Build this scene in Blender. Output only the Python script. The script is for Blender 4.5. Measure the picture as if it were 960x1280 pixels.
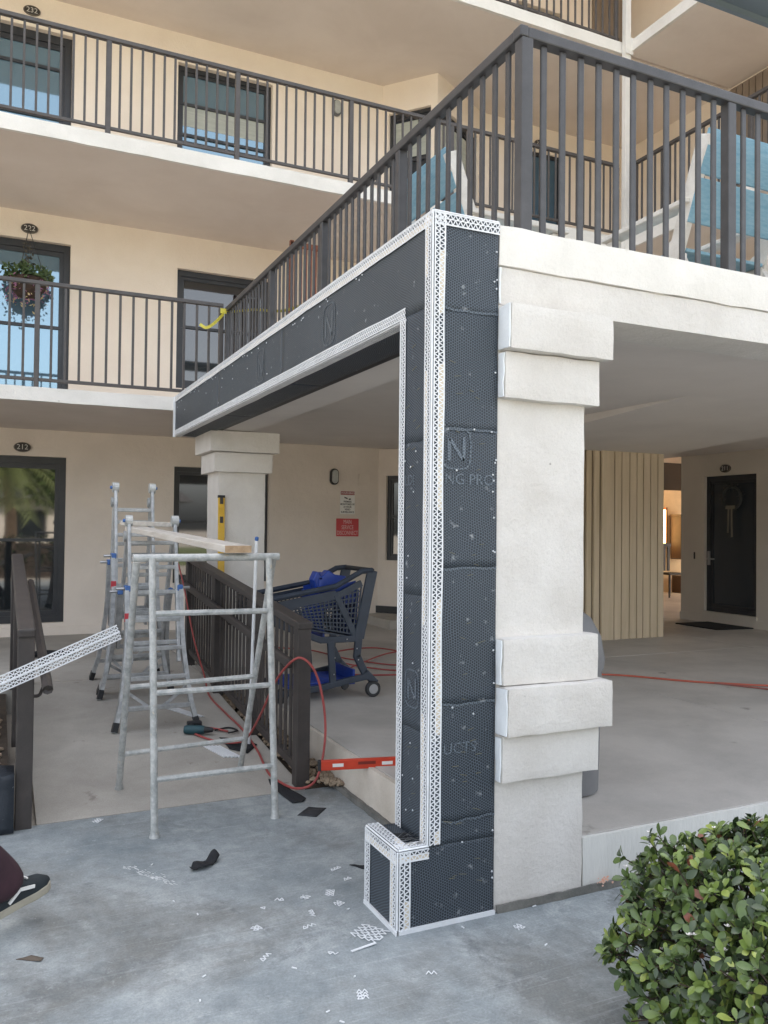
import bpy, bmesh, math, random
from mathutils import Vector, Matrix, noise
random.seed(7)
sc = bpy.context.scene
col = sc.collection
rad = math.radians
for o in list(bpy.data.objects): bpy.data.objects.remove(o)

# ------------------------------------------------------------------ camera, sky, sun, exposure
cam_data = bpy.data.cameras.new('camera')
cam = bpy.data.objects.new('camera', cam_data); col.objects.link(cam); sc.camera = cam
cam_data.sensor_fit = 'HORIZONTAL'; cam_data.sensor_width = 36.0
cam_data.lens = 36.0 * 1026.0 / 960.0
cam_data.clip_start = 0.05; cam_data.clip_end = 800
def _cam():
    yaw, pit, roll = rad(25.0836), rad(1.10), rad(-0.608)
    f = Vector((math.sin(yaw)*math.cos(pit), math.cos(yaw)*math.cos(pit), math.sin(pit)))
    r = Vector((math.cos(yaw), -math.sin(yaw), 0)); d = f.cross(r)
    c, s = math.cos(roll), math.sin(roll)
    r2 = c*r + s*d; d2 = -s*r + c*d
    m = Matrix((r2, -d2, -f)).transposed().to_4x4()
    m.translation = Vector((-1.53, -2.834, 1.55))
    return m
cam.matrix_world = _cam()

SUN_AZ, SUN_EL = rad(22), rad(49)          # the low sun stands behind the building: the whole front is in open shade
world = bpy.data.worlds.new('World'); sc.world = world; world.use_nodes = True
wn = world.node_tree; wn.nodes.clear()
wo = wn.nodes.new('ShaderNodeOutputWorld'); wb = wn.nodes.new('ShaderNodeBackground')
sky = wn.nodes.new('ShaderNodeTexSky'); sky.sky_type = 'NISHITA'; sky.sun_disc = False
sky.sun_elevation = SUN_EL; sky.sun_rotation = SUN_AZ
sky.air_density = 1.0; sky.dust_density = 4.0; sky.ozone_density = 1.0
hs = wn.nodes.new('ShaderNodeHueSaturation'); hs.inputs['Saturation'].default_value = 0.36
wn.links.new(sky.outputs[0], hs.inputs['Color']); wn.links.new(hs.outputs[0], wb.inputs['Color'])
wb.inputs['Strength'].default_value = 0.13
wn.links.new(wb.outputs[0], wo.inputs[0])
sun_data = bpy.data.lights.new('sun', 'SUN'); sun_data.energy = 3.2; sun_data.angle = rad(0.6); sun_data.color = (1.0, 0.92, 0.82)
sun = bpy.data.objects.new('sun', sun_data); col.objects.link(sun)
sun_dir = Vector((math.sin(SUN_AZ)*math.cos(SUN_EL), math.cos(SUN_AZ)*math.cos(SUN_EL), math.sin(SUN_EL)))
sun.rotation_euler = sun_dir.to_track_quat('Z', 'Y').to_euler(); sun.location = sun_dir*60
sc.view_settings.view_transform = 'Standard'; sc.view_settings.look = 'None'
sc.view_settings.exposure = 2.4; sc.view_settings.gamma = 1.0
sc.render.engine = 'CYCLES'
sc.cycles.use_denoising = True
sc.cycles.max_bounces = 10; sc.cycles.diffuse_bounces = 6; sc.cycles.glossy_bounces = 4
sc.cycles.sample_clamp_indirect = 6.0

# ------------------------------------------------------------------ helpers
def S(r, g, b):
    def f(c):
        c /= 255.0
        return c/12.92 if c <= 0.04045 else ((c+0.055)/1.055)**2.4
    return (f(r), f(g), f(b), 1.0)
MATS = {}
def mat(name, c, rough=0.7, c2=None, vs=3.0, bump=0.0, bs=60.0, metal=0.0, spec=0.5, fine=0.0, fs=120.0, spots=None, spot_s=40.0, spot_t=0.7, coat=0.0, stretch=None, bdist=0.004, ior=None):
    """procedural surface: two-tone cloud variation, fine grain, optional specks of another colour, bump relief"""
    if name in MATS: return MATS[name]
    m = bpy.data.materials.new(name); m.use_nodes = True; nt = m.node_tree; N = nt.nodes; L = nt.links
    b = N['Principled BSDF']; b.inputs['Roughness'].default_value = rough; b.inputs['Metallic'].default_value = metal
    b.inputs['Specular IOR Level'].default_value = spec; b.inputs['Coat Weight'].default_value = coat
    if ior: b.inputs['IOR'].default_value = ior
    b.inputs['Base Color'].default_value = c
    tc = N.new('ShaderNodeTexCoord'); vec = tc.outputs['Object']
    if stretch:
        mp = N.new('ShaderNodeMapping'); mp.inputs['Scale'].default_value = stretch; L.new(vec, mp.inputs['Vector']); vec = mp.outputs['Vector']
    def nz(scale, detail=6, rgh=0.6, dist=0.0):
        n = N.new('ShaderNodeTexNoise'); n.inputs['Scale'].default_value = scale; n.inputs['Detail'].default_value = detail
        n.inputs['Roughness'].default_value = rgh; n.inputs['Distortion'].default_value = dist; L.new(vec, n.inputs['Vector']); return n.outputs['Fac']
    def ramp(fac, a, bb):
        r = N.new('ShaderNodeMapRange'); r.inputs['From Min'].default_value = a; r.inputs['From Max'].default_value = bb; L.new(fac, r.inputs['Value']); return r.outputs['Result']
    def mix(fac, A, B, mode='MIX'):
        x = N.new('ShaderNodeMix'); x.data_type = 'RGBA'; x.blend_type = mode
        for s, v in ((x.inputs[0], fac), (x.inputs[6], A), (x.inputs[7], B)):
            if hasattr(v, 'links'): L.new(v, s)
            else: s.default_value = v
        return x.outputs[2]
    cur = c
    if c2: cur = mix(ramp(nz(vs, 7, 0.62, 0.3), 0.36, 0.66), cur, c2)
    if fine:
        g = ramp(nz(fs, 4, 0.7), 0.25, 0.75)
        gm = N.new('ShaderNodeMapRange'); gm.inputs['To Min'].default_value = 1-fine; gm.inputs['To Max'].default_value = 1+fine*0.6; L.new(g, gm.inputs['Value'])
        cb = N.new('ShaderNodeCombineColor'); [L.new(gm.outputs[0], cb.inputs[i]) for i in range(3)]
        cur = mix(1.0, cur, cb.outputs[0], 'MULTIPLY')
    if spots:
        cur = mix(ramp(nz(spot_s, 5, 0.65), spot_t, spot_t+0.06), cur, spots)
    if hasattr(cur, 'links'): L.new(cur, b.inputs['Base Color'])
    if bump:
        bp = N.new('ShaderNodeBump'); bp.inputs['Strength'].default_value = bump; bp.inputs['Distance'].default_value = bdist
        L.new(nz(bs, 9, 0.68), bp.inputs['Height']); L.new(bp.outputs[0], b.inputs['Normal'])
    MATS[name] = m
    return m

class MB:
    def __init__(s): s.v = []; s.f = []
    def add(s, vs, fs):
        k = len(s.v); s.v += [Vector(p) for p in vs]; s.f += [tuple(i+k for i in f) for f in fs]; return s
    def box(s, x0, x1, y0, y1, z0, z1):
        return s.add([(x0,y0,z0),(x1,y0,z0),(x1,y1,z0),(x0,y1,z0),(x0,y0,z1),(x1,y0,z1),(x1,y1,z1),(x0,y1,z1)],
                     [(0,3,2,1),(4,5,6,7),(0,1,5,4),(1,2,6,5),(2,3,7,6),(3,0,4,7)])
    def bar(s, p, q, w, h, up=(0,0,1), ext=0.0):
        """box from p to q, w across, h along up"""
        p = Vector(p); q = Vector(q); d = (q-p).normalized(); p = p-d*ext; q = q+d*ext
        up = Vector(up); a = d.cross(up)
        if a.length < 1e-5: a = d.cross(Vector((1,0,0)))
        a.normalize(); b = a.cross(d).normalized(); a *= w/2; b *= h/2
        vs = [p-a-b, p+a-b, p+a+b, p-a+b, q-a-b, q+a-b, q+a+b, q-a+b]
        return s.add(vs, [(0,1,2,3),(7,6,5,4),(4,5,1,0),(5,6,2,1),(6,7,3,2),(7,4,0,3)])
    def tube(s, pts, r, seg=8, closed=False, caps=True):
        pts = [Vector(p) for p in pts]; n = len(pts); rs = r if isinstance(r, (list, tuple)) else [r]*n
        prev = None; rings = []
        for i, p in enumerate(pts):
            if closed: d = pts[(i+1) % n]-pts[i-1]
            else: d = pts[min(i+1, n-1)]-pts[max(i-1, 0)]
            d.normalize()
            if prev is None:
                u = d.cross(Vector((0,0,1)))
                if u.length < 1e-3: u = d.cross(Vector((1,0,0)))
            else: u = prev-d*prev.dot(d)
            u.normalize(); prev = u; w = d.cross(u)
            rings.append([p+(u*math.cos(2*math.pi*k/seg)+w*math.sin(2*math.pi*k/seg))*rs[i] for k in range(seg)])
        vs = [v for rg in rings for v in rg]; fs = []
        for i in range(n if closed else n-1):
            a = i*seg; b = ((i+1) % n)*seg
            for k in range(seg): fs.append((a+k, a+(k+1)%seg, b+(k+1)%seg, b+k))
        if caps and not closed: fs += [tuple(range(seg))[::-1], tuple(range((n-1)*seg, n*seg))]
        return s.add(vs, fs)
    def lathe(s, prof, c, seg=20, axis=None):
        c = Vector(c); X, Y, Z = axis or (Vector((1,0,0)), Vector((0,1,0)), Vector((0,0,1)))
        vs = []; fs = []; n = len(prof)
        for r, z in prof:
            for k in range(seg):
                a = 2*math.pi*k/seg; vs.append(c+X*r*math.cos(a)+Y*r*math.sin(a)+Z*z)
        for i in range(n-1):
            for k in range(seg): fs.append((i*seg+k, i*seg+(k+1)%seg, (i+1)*seg+(k+1)%seg, (i+1)*seg+k))
        fs += [tuple(range(seg))[::-1], tuple(range((n-1)*seg, n*seg))]
        return s.add(vs, fs)
    def prism(s, poly, o, U, W, t):
        """polygon (u,w) in the plane o+U*u+W*w, thickened by vector t"""
        o = Vector(o); U = Vector(U); W = Vector(W); t = Vector(t); n = len(poly)
        a = [o+U*u+W*w for u, w in poly]; vs = a+[p+t for p in a]
        fs = [tuple(range(n)), tuple(range(2*n-1, n-1, -1))]+[(i, i+n, (i+1)%n+n, (i+1)%n) for i in range(n)]
        return s.add(vs, fs)
    def rbox(s, x0, x1, y0, y1, z0, z1, res=0.04, amp=0.004, sc_=9.0, seed=0.0, rnd=0.006):
        """box with hand-made, slightly uneven faces and softened arrises"""
        bm = bmesh.new(); L = [(x0,x1),(y0,y1),(z0,z1)]; c = [max(1, min(80, int((b-a)/res))) for a, b in L]
        idx = {}
        def vid(i, j, k):
            if (i,j,k) not in idx:
                p = Vector((x0+(x1-x0)*i/c[0], y0+(y1-y0)*j/c[1], z0+(z1-z0)*k/c[2]))
                e = [(t in (0, c[a])) for a, t in enumerate((i,j,k))]
                if sum(e) >= 2:
                    for a, t in enumerate((i,j,k)):
                        if e[a]: p[a] += rnd*(1 if t == 0 else -1)*0.6
                q = p*sc_+Vector((seed, seed*1.7, seed*0.3)); d = noise.noise_vector(q)*amp + noise.noise_vector(q*4)*amp*0.35
                idx[(i,j,k)] = len(s.v); s.v.append(p+d)
            return idx[(i,j,k)]
        for j in range(c[1]):
            for k in range(c[2]):
                s.f.append((vid(0,j,k), vid(0,j,k+1), vid(0,j+1,k+1), vid(0,j+1,k)))
                s.f.append((vid(c[0],j,k), vid(c[0],j+1,k), vid(c[0],j+1,k+1), vid(c[0],j,k+1)))
        for i in range(c[0]):
            for k in range(c[2]):
                s.f.append((vid(i,0,k), vid(i+1,0,k), vid(i+1,0,k+1), vid(i,0,k+1)))
                s.f.append((vid(i,c[1],k), vid(i,c[1],k+1), vid(i+1,c[1],k+1), vid(i+1,c[1],k)))
        for i in range(c[0]):
            for j in range(c[1]):
                s.f.append((vid(i,j,0), vid(i,j+1,0), vid(i+1,j+1,0), vid(i+1,j,0)))
                s.f.append((vid(i,j,c[2]), vid(i+1,j,c[2]), vid(i+1,j+1,c[2]), vid(i,j+1,c[2])))
        bm.free(); return s
    def mesh(s, name, m, bevel=0.0, smooth=False, inv=None, seg=2):
        me = bpy.data.meshes.new(name); vs = [inv @ v for v in s.v] if inv else s.v
        me.from_pydata([tuple(v) for v in vs], [], s.f); me.update()
        if bevel:
            bm = bmesh.new(); bm.from_mesh(me)
            bmesh.ops.bevel(bm, geom=[e for e in bm.edges if len(e.link_faces) == 2 and e.calc_face_angle(0) > 0.6], offset=bevel, segments=seg, affect='EDGES', profile=0.5)
            bm.to_mesh(me); bm.free()
        if smooth:
            for p in me.polygons: p.use_smooth = True
            me.set_sharp_from_angle(angle=rad(40))
        me.materials.append(m)
        return me
    def build(s, name, m, parent=None, bevel=0.0, smooth=False, seg=2):
        inv = wmat(parent).inverted() if parent else None
        o = bpy.data.objects.new(name, s.mesh(name, m, bevel, smooth, inv, seg)); col.objects.link(o)
        if parent: o.parent = parent
        return o
def wmat(o):
    m = o.matrix_basis.copy()
    while o.parent: o = o.parent; m = o.matrix_basis @ m
    return m
def tag(o, label=None, cat=None, group=None, kind=None):
    if label: o['label'] = label
    if cat: o['category'] = cat
    if group: o['group'] = group
    if kind: o['kind'] = kind
    return o
def thing(name, label, cat, loc=(0,0,0), rz=0.0, group=None):
    o = bpy.data.objects.new(name, None); col.objects.link(o); o.empty_display_size = 0.1
    o.location = loc; o.rotation_euler = (0, 0, rz)
    return tag(o, label, cat, group)
def inst(me, name, parent, loc, rot=None):
    """a part that shares mesh data, at a world position"""
    o = bpy.data.objects.new(name, me); col.objects.link(o)
    M = Matrix.Translation(Vector(loc))
    if rot is not None: M = M @ (rot.to_4x4() if hasattr(rot, 'to_4x4') else rot)
    if parent: o.parent = parent; M = wmat(parent).inverted() @ M
    o.matrix_basis = M
    return o
def text(name, body, size, origin, X, Y, m, parent, lift=0.001, ext=0.0004, sx=1.0, bold=0.0, align='CENTER'):
    cu = bpy.data.curves.new(name, 'FONT'); cu.body = body; cu.size = size; cu.align_x = align; cu.align_y = 'CENTER'; cu.extrude = ext; cu.offset = bold
    cu.resolution_u = 3
    t = bpy.data.objects.new(name, cu); col.objects.link(t); bpy.context.view_layer.update()
    me = bpy.data.meshes.new_from_object(t.evaluated_get(bpy.context.evaluated_depsgraph_get()))
    bpy.data.objects.remove(t); bpy.data.curves.remove(cu)
    X = Vector(X).normalized(); Y = Vector(Y).normalized(); Z = X.cross(Y)
    M = Matrix((X*sx, Y, Z)).transposed().to_4x4(); M.translation = Vector(origin)+Z*lift
    if parent: M = wmat(parent).inverted() @ M
    me.transform(M); me.materials.clear(); me.materials.append(m)
    o = bpy.data.objects.new(name, me); col.objects.link(o)
    if parent: o.parent = parent
    return o
def smooth_path(pts, n=8, closed=False):
    P = [Vector(p) for p in pts]; out = []; k = len(P)
    for i in range(k if closed else k-1):
        g = lambda j: P[j % k] if closed else P[max(0, min(k-1, j))]
        a, b, c, d = g(i-1), g(i), g(i+1), g(i+2)
        for t in range(n):
            t /= n; out.append(0.5*((2*b)+(c-a)*t+(2*a-5*b+4*c-d)*t*t+(3*b-a-3*c+d)*t**3))
    if not closed: out.append(P[-1])
    return out
X, Y, Z = Vector((1,0,0)), Vector((0,1,0)), Vector((0,0,1))
F = 0.234            # level of the portico floor above the pavement
def ramp_z(y): return min(max((y-1.77)/12.0, 0.0), F)

# ------------------------------------------------------------------ materials
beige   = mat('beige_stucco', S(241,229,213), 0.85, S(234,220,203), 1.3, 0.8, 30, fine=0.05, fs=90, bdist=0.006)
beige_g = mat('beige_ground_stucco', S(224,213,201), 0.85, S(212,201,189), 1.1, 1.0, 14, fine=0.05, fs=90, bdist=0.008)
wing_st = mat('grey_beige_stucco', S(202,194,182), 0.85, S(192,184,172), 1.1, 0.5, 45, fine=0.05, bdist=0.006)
trimw   = mat('white_trim', S(228,224,217), 0.75, S(214,210,202), 2.2, 0.8, 22, fine=0.05, spots=S(170,163,150), spot_s=7, spot_t=0.69, bdist=0.006)
colw    = mat('white_column_stucco', S(219,215,209), 0.85, S(207,202,195), 2.6, 0.65, 30, fine=0.08, fs=140, spots=S(160,156,148), spot_s=24, spot_t=0.71, bdist=0.012)
foamw   = mat('white_foam', S(236,240,242), 0.7, S(226,230,232), 6, 0.6, 90, fine=0.04, spots=S(214,208,160), spot_s=11, spot_t=0.66)
soff    = mat('soffit_paint', S(226,215,204), 0.85, S(216,204,192), 1.0, 0.35, 60, fine=0.05, bdist=0.004)
ceilm   = mat('ceiling_paint', S(226,220,213), 0.85, S(216,210,203), 0.9, 0.35, 40, fine=0.05, bdist=0.004)
bronze  = mat('bronze_rail', S(72,71,72), 0.45, S(60,59,60), 9, 0.15, 120, fine=0.07, spots=S(120,116,112), spot_s=30, spot_t=0.76)
bronze2 = mat('bronze_rail_balcony', S(78,73,70), 0.45, S(66,62,60), 9, 0.1, 120, fine=0.05)
brown   = mat('brown_rail', S(70,64,61), 0.55, S(56,52,50), 8, 0.2, 90, fine=0.1, spots=S(128,122,116), spot_s=26, spot_t=0.74)
frame_m = mat('dark_window_frame', S(50,52,56), 0.4, S(42,44,48), 6, fine=0.04)
def glass_mat(name, c, ior=2.2, rough=0.03):
    return mat(name, c, rough, spec=0.5, ior=ior, bump=0.006, bs=3.0, bdist=0.01)
glass   = glass_mat('window_glass', S(34,38,41), 1.95)
glass_sky = glass_mat('sky_tinted_window_glass', S(84,108,124), 3.0)
glass_sky.node_tree.nodes['Principled BSDF'].inputs['Specular Tint'].default_value = (0.62,0.86,1.0,1)  # blue of the mirrored sky put into the glass as a tint
glass_d = glass_mat('dark_storm_glass', S(46,52,58), 1.6)
blind   = mat('window_blind', S(176,180,170), 0.6, S(160,164,156), 4, stretch=(1,1,14))
tan_b   = mat('tan_board', S(206,189,163), 0.75, S(192,175,148), 2.0, 0.2, 40, fine=0.05, stretch=(6,6,0.6))
tan_dk  = mat('tan_board_groove', S(120,106,84), 0.8)
conc_f  = mat('portico_concrete', S(192,187,180), 0.7, S(168,164,158), 1.4, 0.25, 70, fine=0.1, fs=160, spots=S(132,127,120), spot_s=2.3, spot_t=0.66)
conc_r  = mat('ramp_concrete', S(180,175,166), 0.85, S(158,153,145), 1.6, 0.4, 110, fine=0.2, fs=150, spots=S(136,130,122), spot_s=4.1, spot_t=0.64)
galv    = mat('galvanised_pipe', S(200,201,198), 0.5, S(158,161,160), 22, 0.35, 80, metal=0.2, fine=0.14, fs=60, spots=S(196,188,172), spot_s=24, spot_t=0.63, bdist=0.003)
alu     = mat('aluminium_ladder', S(190,192,193), 0.42, S(156,158,159), 16, 0.1, 80, metal=0.4, fine=0.1, fs=70, spots=S(190,182,168), spot_s=20, spot_t=0.68)
wood    = mat('plank_wood', S(205,199,190), 0.8, S(182,174,163), 3.5, 0.25, 30, fine=0.1, fs=50, stretch=(8,0.8,8))
wood_e  = mat('plank_end_grain', S(190,163,132), 0.8, S(168,140,110), 30, fine=0.1)
blackp  = mat('black_plastic', S(28,29,31), 0.5, S(36,37,40), 8, 0.1, 60)
felt    = mat('black_felt', S(24,25,28), 0.9, S(34,36,40), 20, 0.5, 120, fine=0.2)
bluep   = mat('blue_plastic', S(28,62,150), 0.4, S(24,54,136), 6)
cartm   = mat('slate_plastic', S(48,57,70), 0.5, S(40,48,60), 7, 0.1, 80)
whitep  = mat('white_vinyl', S(228,230,232), 0.45, S(216,218,220), 14, fine=0.04)
mud     = mat('cream_base_mud', S(214,203,184), 0.85, S(196,182,160), 22, 0.6, 90, fine=0.1)
redh    = mat('red_hose', S(164,76,72), 0.5, S(146,64,62), 12)
orangeh = mat('orange_hose', S(178,92,72), 0.5)
redl    = mat('red_level', S(206,70,44), 0.4, S(190,60,38), 12)
yellow  = mat('yellow_level', S(214,172,52), 0.4, S(200,158,44), 10)
tape    = mat('yellow_tape', S(204,192,70), 0.45)
bluew   = mat('blue_paint_wood', S(142,178,193), 0.65, S(116,160,180), 7, 0.2, 40, fine=0.1, stretch=(2,2,9))
whitew  = mat('white_paint_wood', S(224,220,212), 0.7, S(206,200,190), 8, 0.2, 40, fine=0.08)
redwood = mat('red_brown_wood', S(146,92,72), 0.7, S(120,72,56), 6, fine=0.1)
greyp   = mat('grey_bin_plastic', S(112,112,113), 0.6, S(104,104,105), 5, 0.2, 60)
signw   = mat('sign_white', S(228,226,222), 0.5)
signr   = mat('sign_red', S(190,52,56), 0.45)
signk   = mat('sign_black', S(38,36,36), 0.6)
plaq    = mat('plaque_dark', S(54,50,48), 0.45)
plaqt   = mat('plaque_numeral', S(205,202,196), 0.5)
chrome  = mat('steel', S(190,190,190), 0.3, metal=0.9)
slate_u = mat('blue_grey_awning', S(104,116,124), 0.8, S(96,108,116), 1.2, 0.1, 30)
siding  = mat('brown_siding', S(140,126,112), 0.8, S(128,114,100), 3, stretch=(3,3,0.4))
teal    = mat('blue_door_paint', S(70,98,116), 0.45, S(60,86,104), 2.0)
pinktag = mat('red_tag', S(190,60,70), 0.5)
bluet   = mat('blue_clip', S(66,104,162), 0.45)
# ------------------------------------------------------------------ special materials
def pavement_material():
    m = bpy.data.materials.new('pavement_concrete'); m.use_nodes = True; nt = m.node_tree; N = nt.nodes; L = nt.links
    b = N['Principled BSDF']; b.inputs['Roughness'].default_value = 0.72
    tc = N.new('ShaderNodeTexCoord')
    def nz(scale, detail=6, rgh=0.6, dist=0.0, rot=0.0, st=(1,1,1)):
        mp = N.new('ShaderNodeMapping'); mp.inputs['Rotation'].default_value = (0,0,rot); mp.inputs['Scale'].default_value = st
        L.new(tc.outputs['Object'], mp.inputs['Vector'])
        n = N.new('ShaderNodeTexNoise'); n.inputs['Scale'].default_value = scale; n.inputs['Detail'].default_value = detail
        n.inputs['Roughness'].default_value = rgh; n.inputs['Distortion'].default_value = dist; L.new(mp.outputs[0], n.inputs['Vector']); return n.outputs['Fac']
    def ramp(f, a, c, lo=0.0, hi=1.0):
        r = N.new('ShaderNodeMapRange'); r.inputs['From Min'].default_value = a; r.inputs['From Max'].default_value = c
        r.inputs['To Min'].default_value = lo; r.inputs['To Max'].default_value = hi; L.new(f, r.inputs['Value']); return r.outputs['Result']
    def mix(f, A, B, mode='MIX'):
        x = N.new('ShaderNodeMix'); x.data_type = 'RGBA'; x.blend_type = mode
        for s, v in ((x.inputs[0], f), (x.inputs[6], A), (x.inputs[7], B)):
            if hasattr(v, 'links'): L.new(v, s)
            else: s.default_value = v
        return x.outputs[2]
    c = mix(ramp(nz(1.1, 9, 0.68, 0.25), 0.36, 0.64), S(120,129,133), S(172,177,177))
    c = mix(ramp(nz(0.75, 8, 0.68, 0.3), 0.50, 0.62, 0, 0.8), c, S(112,112,108))
    c = mix(ramp(nz(2.6, 10, 0.75, 0.3), 0.55, 0.68, 0, 0.6), c, S(182,186,185))
    c = mix(ramp(nz(1.7, 10, 0.78, 0.35), 0.57, 0.64, 0, 0.6), c, S(98,102,104))
    c = mix(ramp(nz(3.0, 5, 0.6, 0.1, rad(24), (0.5, 26, 1)), 0.57, 0.70, 0, 0.32), c, S(190,194,194))
    c = mix(ramp(nz(3.0, 5, 0.6, 0.1, rad(-52), (0.6, 20, 1)), 0.60, 0.72, 0, 0.25), c, S(108,112,114))
    c = mix(ramp(nz(2.2, 4, 0.6, 0.0, rad(20), (0.35, 44, 1)), 0.69, 0.72, 0, 0.4), c, S(204,206,206))
    c = mix(ramp(nz(14, 8, 0.75), 0.45, 0.62, 0, 0.35), c, S(106,112,114))
    c = mix(ramp(nz(22, 8, 0.8), 0.56, 0.66, 0, 0.35), c, S(190,194,193))
    c = mix(ramp(nz(46, 3, 0.6), 0.70, 0.74, 0, 0.5), c, S(88,88,88))
    c = mix(ramp(nz(30, 3, 0.6), 0.73, 0.76, 0, 0.7), c, S(214,214,212))
    # hairline cracks
    vo = N.new('ShaderNodeTexVoronoi'); vo.feature = 'DISTANCE_TO_EDGE'; vo.inputs['Scale'].default_value = 0.62
    wv = N.new('ShaderNodeTexNoise'); wv.inputs['Scale'].default_value = 2.2; wv.inputs['Detail'].default_value = 8; L.new(tc.outputs['Object'], wv.inputs['Vector'])
    va = N.new('ShaderNodeVectorMath'); va.operation = 'MULTIPLY_ADD'; va.inputs[1].default_value = (0.5,)*3; L.new(wv.outputs['Color'], va.inputs[0]); L.new(tc.outputs['Object'], va.inputs[2]); L.new(va.outputs[0], vo.inputs['Vector'])
    c = mix(ramp(vo.outputs['Distance'], 0.003, 0.001, 0, 0.1), c, S(84,86,86))
    g = ramp(nz(110, 6, 0.8), 0.3, 0.7, 0.72, 1.16)
    cb = N.new('ShaderNodeCombineColor'); [L.new(g, cb.inputs[i]) for i in range(3)]
    c = mix(1.0, c, cb.outputs[0], 'MULTIPLY')
    L.new(c, b.inputs['Base Color'])
    bp = N.new('ShaderNodeBump'); bp.inputs['Strength'].default_value = 0.35; bp.inputs['Distance'].default_value = 0.003
    L.new(nz(90, 6, 0.7), bp.inputs['Height']); L.new(bp.outputs[0], b.inputs['Normal'])
    return m
pave_m = pavement_material()

def lath_material(name, ax, paper, wire, pitch=0.0099):
    """black building paper behind a woven hexagonal wire lath"""
    m = bpy.data.materials.new(name); m.use_nodes = True; nt = m.node_tree; N = nt.nodes; L = nt.links
    b = N['Principled BSDF']; b.inputs['Roughness'].default_value = 0.55
    tc = N.new('ShaderNodeTexCoord'); sp = N.new('ShaderNodeSeparateXYZ')
    nw = N.new('ShaderNodeTexNoise'); nw.inputs['Scale'].default_value = 5.0; nw.inputs['Detail'].default_value = 2
    L.new(tc.outputs['Object'], nw.inputs['Vector'])
    vm = N.new('ShaderNodeVectorMath'); vm.operation = 'MULTIPLY_ADD'; vm.inputs[1].default_value = (0.034,)*3
    L.new(nw.outputs['Color'], vm.inputs[0]); L.new(tc.outputs['Object'], vm.inputs[2]); L.new(vm.outputs[0], sp.inputs[0])
    def M(op, a, c=None):
        n = N.new('ShaderNodeMath'); n.operation = op
        for i, v in enumerate((a, c)):
            if v is None: continue
            if hasattr(v, 'links'): L.new(v, n.inputs[i])
            else: n.inputs[i].default_value = v
        return n.outputs[0]
    u = M('ADD', sp.outputs[0], sp.outputs[1]) if ax == 'wall' else sp.outputs[1]
    w = sp.outputs[2] if ax == 'wall' else sp.outputs[0]
    k = 2*math.pi/pitch
    tot = None
    for a in (0, 60, 120):
        t = M('ADD', M('MULTIPLY', u, k*math.cos(rad(a))), M('MULTIPLY', w, k*math.sin(rad(a))))
        t = M('COSINE', t); tot = t if tot is None else M('ADD', tot, t)
    r = N.new('ShaderNodeMapRange'); r.inputs['From Min'].default_value = -0.2; r.inputs['From Max'].default_value = -1.1; L.new(tot, r.inputs['Value'])
    n1 = N.new('ShaderNodeTexNoise'); n1.inputs['Scale'].default_value = 2.4; n1.inputs['Detail'].default_value = 6; L.new(tc.outputs['Object'], n1.inputs['Vector'])
    r1 = N.new('ShaderNodeMapRange'); r1.inputs['From Min'].default_value = 0.35; r1.inputs['From Max'].default_value = 0.7; L.new(n1.outputs['Fac'], r1.inputs['Value'])
    mp = N.new('ShaderNodeMix'); mp.data_type = 'RGBA'; L.new(r1.outputs[0], mp.inputs[0]); mp.inputs[6].default_value = paper; mp.inputs[7].default_value = tuple(c*1.6 for c in paper[:3])+(1,)
    mx = N.new('ShaderNodeMix'); mx.data_type = 'RGBA'; L.new(r.outputs[0], mx.inputs[0]); L.new(mp.outputs[2], mx.inputs[6]); mx.inputs[7].default_value = wire
    n2 = N.new('ShaderNodeTexNoise'); n2.inputs['Scale'].default_value = 26; n2.inputs['Detail'].default_value = 5; L.new(tc.outputs['Object'], n2.inputs['Vector'])
    r2 = N.new('ShaderNodeMapRange'); r2.inputs['From Min'].default_value = 0.66; r2.inputs['From Max'].default_value = 0.76; r2.inputs['To Max'].default_value = 0.45; L.new(n2.outputs['Fac'], r2.inputs['Value'])
    m3 = N.new('ShaderNodeMix'); m3.data_type = 'RGBA'; L.new(r2.outputs[0], m3.inputs[0]); L.new(mx.outputs[2], m3.inputs[6]); m3.inputs[7].default_value = S(190,194,196)
    L.new(m3.outputs[2], b.inputs['Base Color'])
    bp = N.new('ShaderNodeBump'); bp.inputs['Strength'].default_value = 0.6; bp.inputs['Distance'].default_value = 0.002; L.new(r.outputs[0], bp.inputs['Height']); L.new(bp.outputs[0], b.inputs['Normal'])
    return m
lath_w = lath_material('wire_lath_on_paper', 'wall', S(27,32,38), S(84,94,104))
lath_s = lath_material('wire_lath_on_soffit', 'flat', S(27,32,38), S(82,92,102))
lath_b = lath_material('wire_lath_beam', 'wall', S(46,51,56), S(84,91,97))
print_m = lath_material('faint_paper_print', 'wall', S(66,74,82), S(116,126,136))
lap_m = lath_material('lath_lap_edge', 'wall', S(48,55,62), S(102,112,121))
print_b = lath_material('faint_beam_print', 'wall', S(66,72,77), S(104,112,118))
kerbw = mat('white_kerb_drips', S(218,217,211), 0.8, S(204,203,197), 3, 0.8, 20, fine=0.07, spots=S(128,126,120), spot_s=46, spot_t=0.69, stretch=(1,1,0.16), bdist=0.008)
grime  = mat('kerb_grime', S(96,96,92), 0.9, S(120,118,112), 9, 0.8, 60, fine=0.2)
asph   = mat('driveway_concrete', S(168,160,148), 0.9, S(156,148,138), 2, 0.3, 90, fine=0.15)
soil   = mat('bed_soil', S(74,62,50), 0.95, S(52,44,36), 9, 1.0, 40, fine=0.3)
stone_a = mat('pebble_tan', S(158,140,118), 0.8, S(128,112,94), 14, 0.3, 60, fine=0.1)
lawn   = mat('far_lawn', S(96,104,62), 0.95, S(80,90,50), 3, 0.5, 60)

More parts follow.
